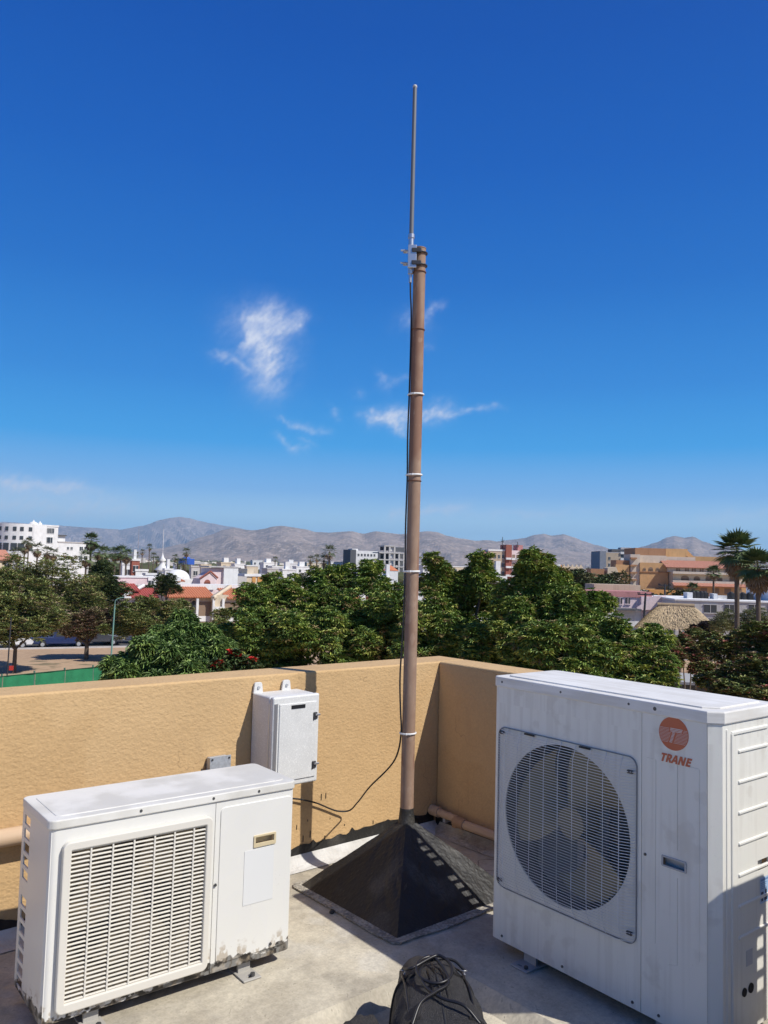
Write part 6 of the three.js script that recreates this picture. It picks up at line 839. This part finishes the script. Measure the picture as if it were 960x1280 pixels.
// ================================================================ THE LOT: street, cars, fence, lamp
{ const P = [], L = at(-60, 812, 84), Rr = at(330, 806, 88), d = new THREE.Vector3().subVectors(Rr, L).setY(0).normalize(), n = new THREE.Vector3(d.z, 0, -d.x); if (n.z > 0) n.negate();
  const a = L.clone().addScaledVector(d, -60), b = Rr.clone().addScaledVector(d, 60), quad = (o0, o1, y) => { const v = (p, o) => [p.x + n.x * o, y, p.z + n.z * o], q = [v(a, o0), v(b, o0), v(b, o1), v(a, o1)]; const g = new THREE.BufferGeometry(); g.setAttribute('position', new THREE.Float32BufferAttribute([...q[0], ...q[1], ...q[2], ...q[0], ...q[2], ...q[3]], 3)); g.computeVertexNormals(); return metreUV(g, 8); };
  const asphalt = new THREE.MeshStandardMaterial({ ...WHITE, roughness: 0.9, map: tex(256, 256, (x, y) => { const v = 0.05 + 0.04 * fbm(x * 20, y * 20, 4, 3, 20); return [v, v, v * 1.02]; }) });
  const s = structure('street', quad(-1, 9, G0 + 0.02), asphalt); const k = structure('kerb', metreUV(new THREE.BoxGeometry(a.distanceTo(b), 0.14, 0.25), 4), M.grey); k.position.set((a.x + b.x) / 2 - n.x * 1.2, G0 + 0.07, (a.z + b.z) / 2 - n.z * 1.2); k.rotation.y = Math.atan2(-d.z, d.x);
  scene.userData.street = { L, d, n, turn: Math.atan2(-d.z, d.x) }; }
function car(name, label, px, D, o) {
  const st = scene.userData.street, p = at(px, 808, D), g = thing(name, label, 'car', [p.x, G0 + 0.02, p.z], st.turn + (o.turn || 0), 'cars parked along the lot'), l = o.len || 4.4, w = 1.75;
  const prof = o.pickup ? [[-0.5, 0.45], [-0.5, 0.95], [-0.12, 0.98], [-0.10, 1.55], [0.02, 1.68], [0.14, 1.66], [0.24, 1.12], [0.46, 1.02], [0.5, 0.8], [0.5, 0.45]] : [[-0.5, 0.42], [-0.5, 0.9], [-0.42, 1.0], [-0.27, 1.42], [0.06, 1.46], [0.22, 1.0], [0.45, 0.86], [0.5, 0.7], [0.5, 0.42]];
  const s = new THREE.Shape(); prof.forEach(([x, y], i) => i ? s.lineTo(x * l, y) : s.moveTo(x * l, y)); for (const x of [0.31, -0.31]) { s.lineTo((x + 0.085) * l, 0.42); s.absarc(x * l, 0.40, 0.36, 0.05, Math.PI - 0.05, false); }
  s.closePath(); const paint = new THREE.MeshPhysicalMaterial({ color: rgb(...o.color), roughness: 0.35, clearcoat: 1, clearcoatRoughness: 0.1 });
  mesh('body', extrude(s, w - 0.16, 0.08).translate(0, 0, -(w - 0.16) / 2), paint, g);
  const gx = o.pickup ? [[-0.085, 1.05], [-0.075, 1.50], [0.12, 1.56], [0.20, 1.1]] : [[-0.37, 1.02], [-0.25, 1.36], [0.05, 1.40], [0.18, 1.02]], q = new THREE.Shape(); gx.forEach(([x, y], i) => i ? q.lineTo(x * l, y) : q.moveTo(x * l, y)); q.closePath();
  mesh('side_window', extrude(q, w + 0.02).translate(0, 0, -(w + 0.02) / 2), glass, g);
  for (const x of [0.31, -0.31]) for (const z of [1, -1]) { const t = mesh('wheel', new THREE.TorusGeometry(0.235, 0.095, 10, 22).translate(x * l, 0.33, z * (w / 2 - 0.08)), blackRubber, g); mesh('rim', cyl(0.2, 0.2, 0.12, 18).rotateX(Math.PI / 2).translate(x * l, 0.33, z * (w / 2 - 0.07)), zinc, t); }
  for (const z of [0.6, -0.6]) { mesh('headlight', rbx(0.08, 0.16, 0.36, 0.03, l * 0.497, 0.74, z), mat(0.7, 0.72, 0.75, 0.1), g); mesh('tail_light', rbx(0.06, 0.22, 0.2, 0.02, -l * 0.5 - 0.06, 0.82, z * 1.2), mat(0.35, 0.01, 0.01, 0.3), g); }
  mesh('bumper', [rbx(0.14, 0.2, w, 0.05, l * 0.505, 0.45, 0), rbx(0.14, 0.2, w, 0.05, -l * 0.505, 0.48, 0)], mat(0.06, 0.06, 0.065, 0.5), g); return g;
}
car('parked_car', 'white car parked under the olive tree on the lot', 8, 84, { color: [0.7, 0.7, 0.7] });
car('parked_pickup', 'dark blue pickup parked under the reddish tree', 75, 84.5, { pickup: true, len: 5.2, color: [0.012, 0.03, 0.11] });
car('parked_car', 'black car parked beside the blue pickup', 45, 88, { color: [0.015, 0.015, 0.018] });
car('parked_car', 'dark grey car parked behind the lamp post', 122, 86, { color: [0.05, 0.055, 0.07] });
car('parked_car', 'silver car parked behind the low forked tree', 152, 88, { color: [0.35, 0.36, 0.38] });
car('parked_van', 'pale car half hidden behind the bright mango tree', 282, 84, { color: [0.5, 0.5, 0.5] });
{ // green screened site fence
  const a = at(-40, 842, 47), b = at(150, 838, 52), L = Math.hypot(b.x - a.x, b.z - a.z), turn = Math.atan2(-(b.z - a.z), b.x - a.x); const net = new THREE.MeshStandardMaterial({ ...WHITE, roughness: 0.8, side: THREE.DoubleSide, map: tex(256, 256, (x, y) => { const n = fbm(x * 8, y * 8, 4, 3, 8), m = vn(x * 128, y * 128, 5, 128); return lerp3([0.006, 0.11, 0.045], [0.02, 0.23, 0.095], 0.6 * n + 0.4 * m); }) });
  const g = thing('site_fence', 'green netting fence on posts around the vacant lot', 'fence', [a.x, G0, a.z], turn); const n = 5, H = Math.min(hAt(20, 843, 48.5), 2.2);
  for (let i = 0; i < n; i++) { const pl = new THREE.PlaneGeometry(L / n - 0.06, H - 0.1, 16, 6), q = pl.attributes.position; for (let k = 0; k < q.count; k++) q.setZ(k, 0.05 * (fbm(q.getX(k) * 1.5 + i * 9, q.getY(k) * 1.5, 3, 4) - 0.5) * 2); pl.computeVertexNormals(); mesh('net_panel', metreUV(pl.translate((i + 0.5) * L / n, H / 2 + 0.05, 0), 2), net, g); mesh('top_cord', rod([i * L / n, H, 0.02], [(i + 1) * L / n, H, 0.02], 0.025, 5), mat(0.005, 0.06, 0.03, 0.7), g); }
  for (let i = 0; i <= n; i++) mesh('post', rod([i * L / n, 0, -0.06], [i * L / n, H + 0.12, -0.06], 0.05, 8), mat(0.08, 0.16, 0.11, 0.6), g);
}
{ const D = 56, p = at(139, 800, D), top = hAt(142, 757, D), g = thing('street_lamp', 'pale green street lamp post with white head on the lot', 'street lamp', [p.x, G0, p.z], Math.atan2(-p.x, -p.z)); const gm = mat(0.16, 0.30, 0.25, 0.5);
  mesh('post', rod([0, 0, 0], [0.12, top, 0], 0.065, 10, 0.045), gm, g); mesh('arm', tube([[0.12, top, 0], [0.16, top + 0.35, 0], [0.42, top + 0.5, 0], [0.7, top + 0.54, 0]], 0.026, 14, 7), gm, g); mesh('lamp_head', rbx(0.46, 0.13, 0.22, 0.05, 0.9, top + 0.54, 0, 3), mat(0.7, 0.7, 0.68, 0.4), g); mesh('base_plate', rbx(0.4, 0.06, 0.4, 0.02, 0, 0.03, 0), gm, g); }
{ const D = 54, p = at(11, 800, D), top = hAt(13, 772, D), g = thing('sign_post', 'thin dark pole with small red sign by the green fence', 'sign', [p.x, G0, p.z], Math.atan2(-p.x, -p.z)); mesh('post', rod([0, 0, 0], [0.06, top, 0], 0.04, 7), iron, g); mesh('red_sign', rbx(0.26, 0.28, 0.03, 0.01, 0.22, hAt(17, 835, D), 0.05), mat(0.42, 0.03, 0.02, 0.5), g); }
{ const R = rng(8); [[88, 832, 0.9, 52], [98, 834, 0.7, 52], [84, 843, 0.6, 48], [3, 833, 0.5, 55]].forEach(([px, py, h, D], i) => { const p = at(px, py, D); const g = thing('dry_grass_tuft', i < 2 ? ['larger dry grass mound on the lot behind the green fence', 'smaller dry grass mound beside the larger one'][i] : i === 2 ? 'grass tuft growing against the green fence' : 'straw coloured grass beside the thin pole', 'grass tuft', [p.x, G0, p.z]); const geo = []; for (let k = 0; k < 60; k++) { const a = R() * 6.28, r = R() * 0.6; geo.push(new THREE.ConeGeometry(0.035, h * (0.7 + 0.6 * R()), 3).translate(0, h * 0.45, 0).rotateX((R() - 0.5) * 0.9).rotateZ((R() - 0.5) * 0.9).translate(Math.cos(a) * r, 0, Math.sin(a) * r)); } mesh('blades', geo, mat(0.26, 0.22, 0.09, 0.9), g); }); }
// ---- utility poles by the pink house
for (const [px, py, D, lean, lab] of [[803, 741, 78, 0.05, 'leaning dark utility pole beside the pink house'], [831, 730, 98, 0, 'dark street lamp pole in front of the orange garage']]) { const p = at(px, 760, D), top = hAt(px, py, D), g = thing('utility_pole', lab, 'pole', [p.x - lean * top * 0.4, G0, p.z], Math.atan2(-p.x, -p.z)); mesh('pole', rod([0, 0, 0], [lean * top * 1.2, top, 0], 0.13, 8, 0.09), iron, g); mesh('crossarm', rod([lean * top * 1.2 - 0.7, top - 0.15, 0], [lean * top * 1.2 + 0.7, top - 0.15, 0], 0.06, 6), iron, g); for (const s of [-0.6, 0.6]) mesh('insulator', rbx(0.28, 0.1, 0.16, 0.03, lean * top * 1.2 + s, top - 0.02, 0), iron, g); if (lean) mesh('transformer', cyl(0.18, 0.18, 0.45, 12).translate(lean * top * 0.75, top * 0.62, 0.25), M.grey, g); }
// two lattice masts on the far plain
for (const [px, py, D] of [[174, 657, 1500], [205, 655, 1900]]) { const p = at(px, py, D), g = thing('radio_mast', px < 190 ? 'faint lattice radio mast left of the white spire' : 'faint radio mast behind the white spire', 'mast', [p.x, G0, p.z]); mesh('lattice', [rod([-0.9, 0, 0], [0, p.y - G0, 0], 0.28, 4, 0.12), rod([0.9, 0, 0], [0, p.y - G0, 0], 0.28, 4, 0.12), ...[...Array(10)].map((_, i) => rod([-0.8 * (1 - i / 10), (i + 0.3) * (p.y - G0) / 10, 0], [0.8 * (1 - i / 10), (i + 0.9) * (p.y - G0) / 10, 0], 0.14, 4))], mat(0.4, 0.36, 0.36, 0.7), g); }
renderer.render(scene, camera);
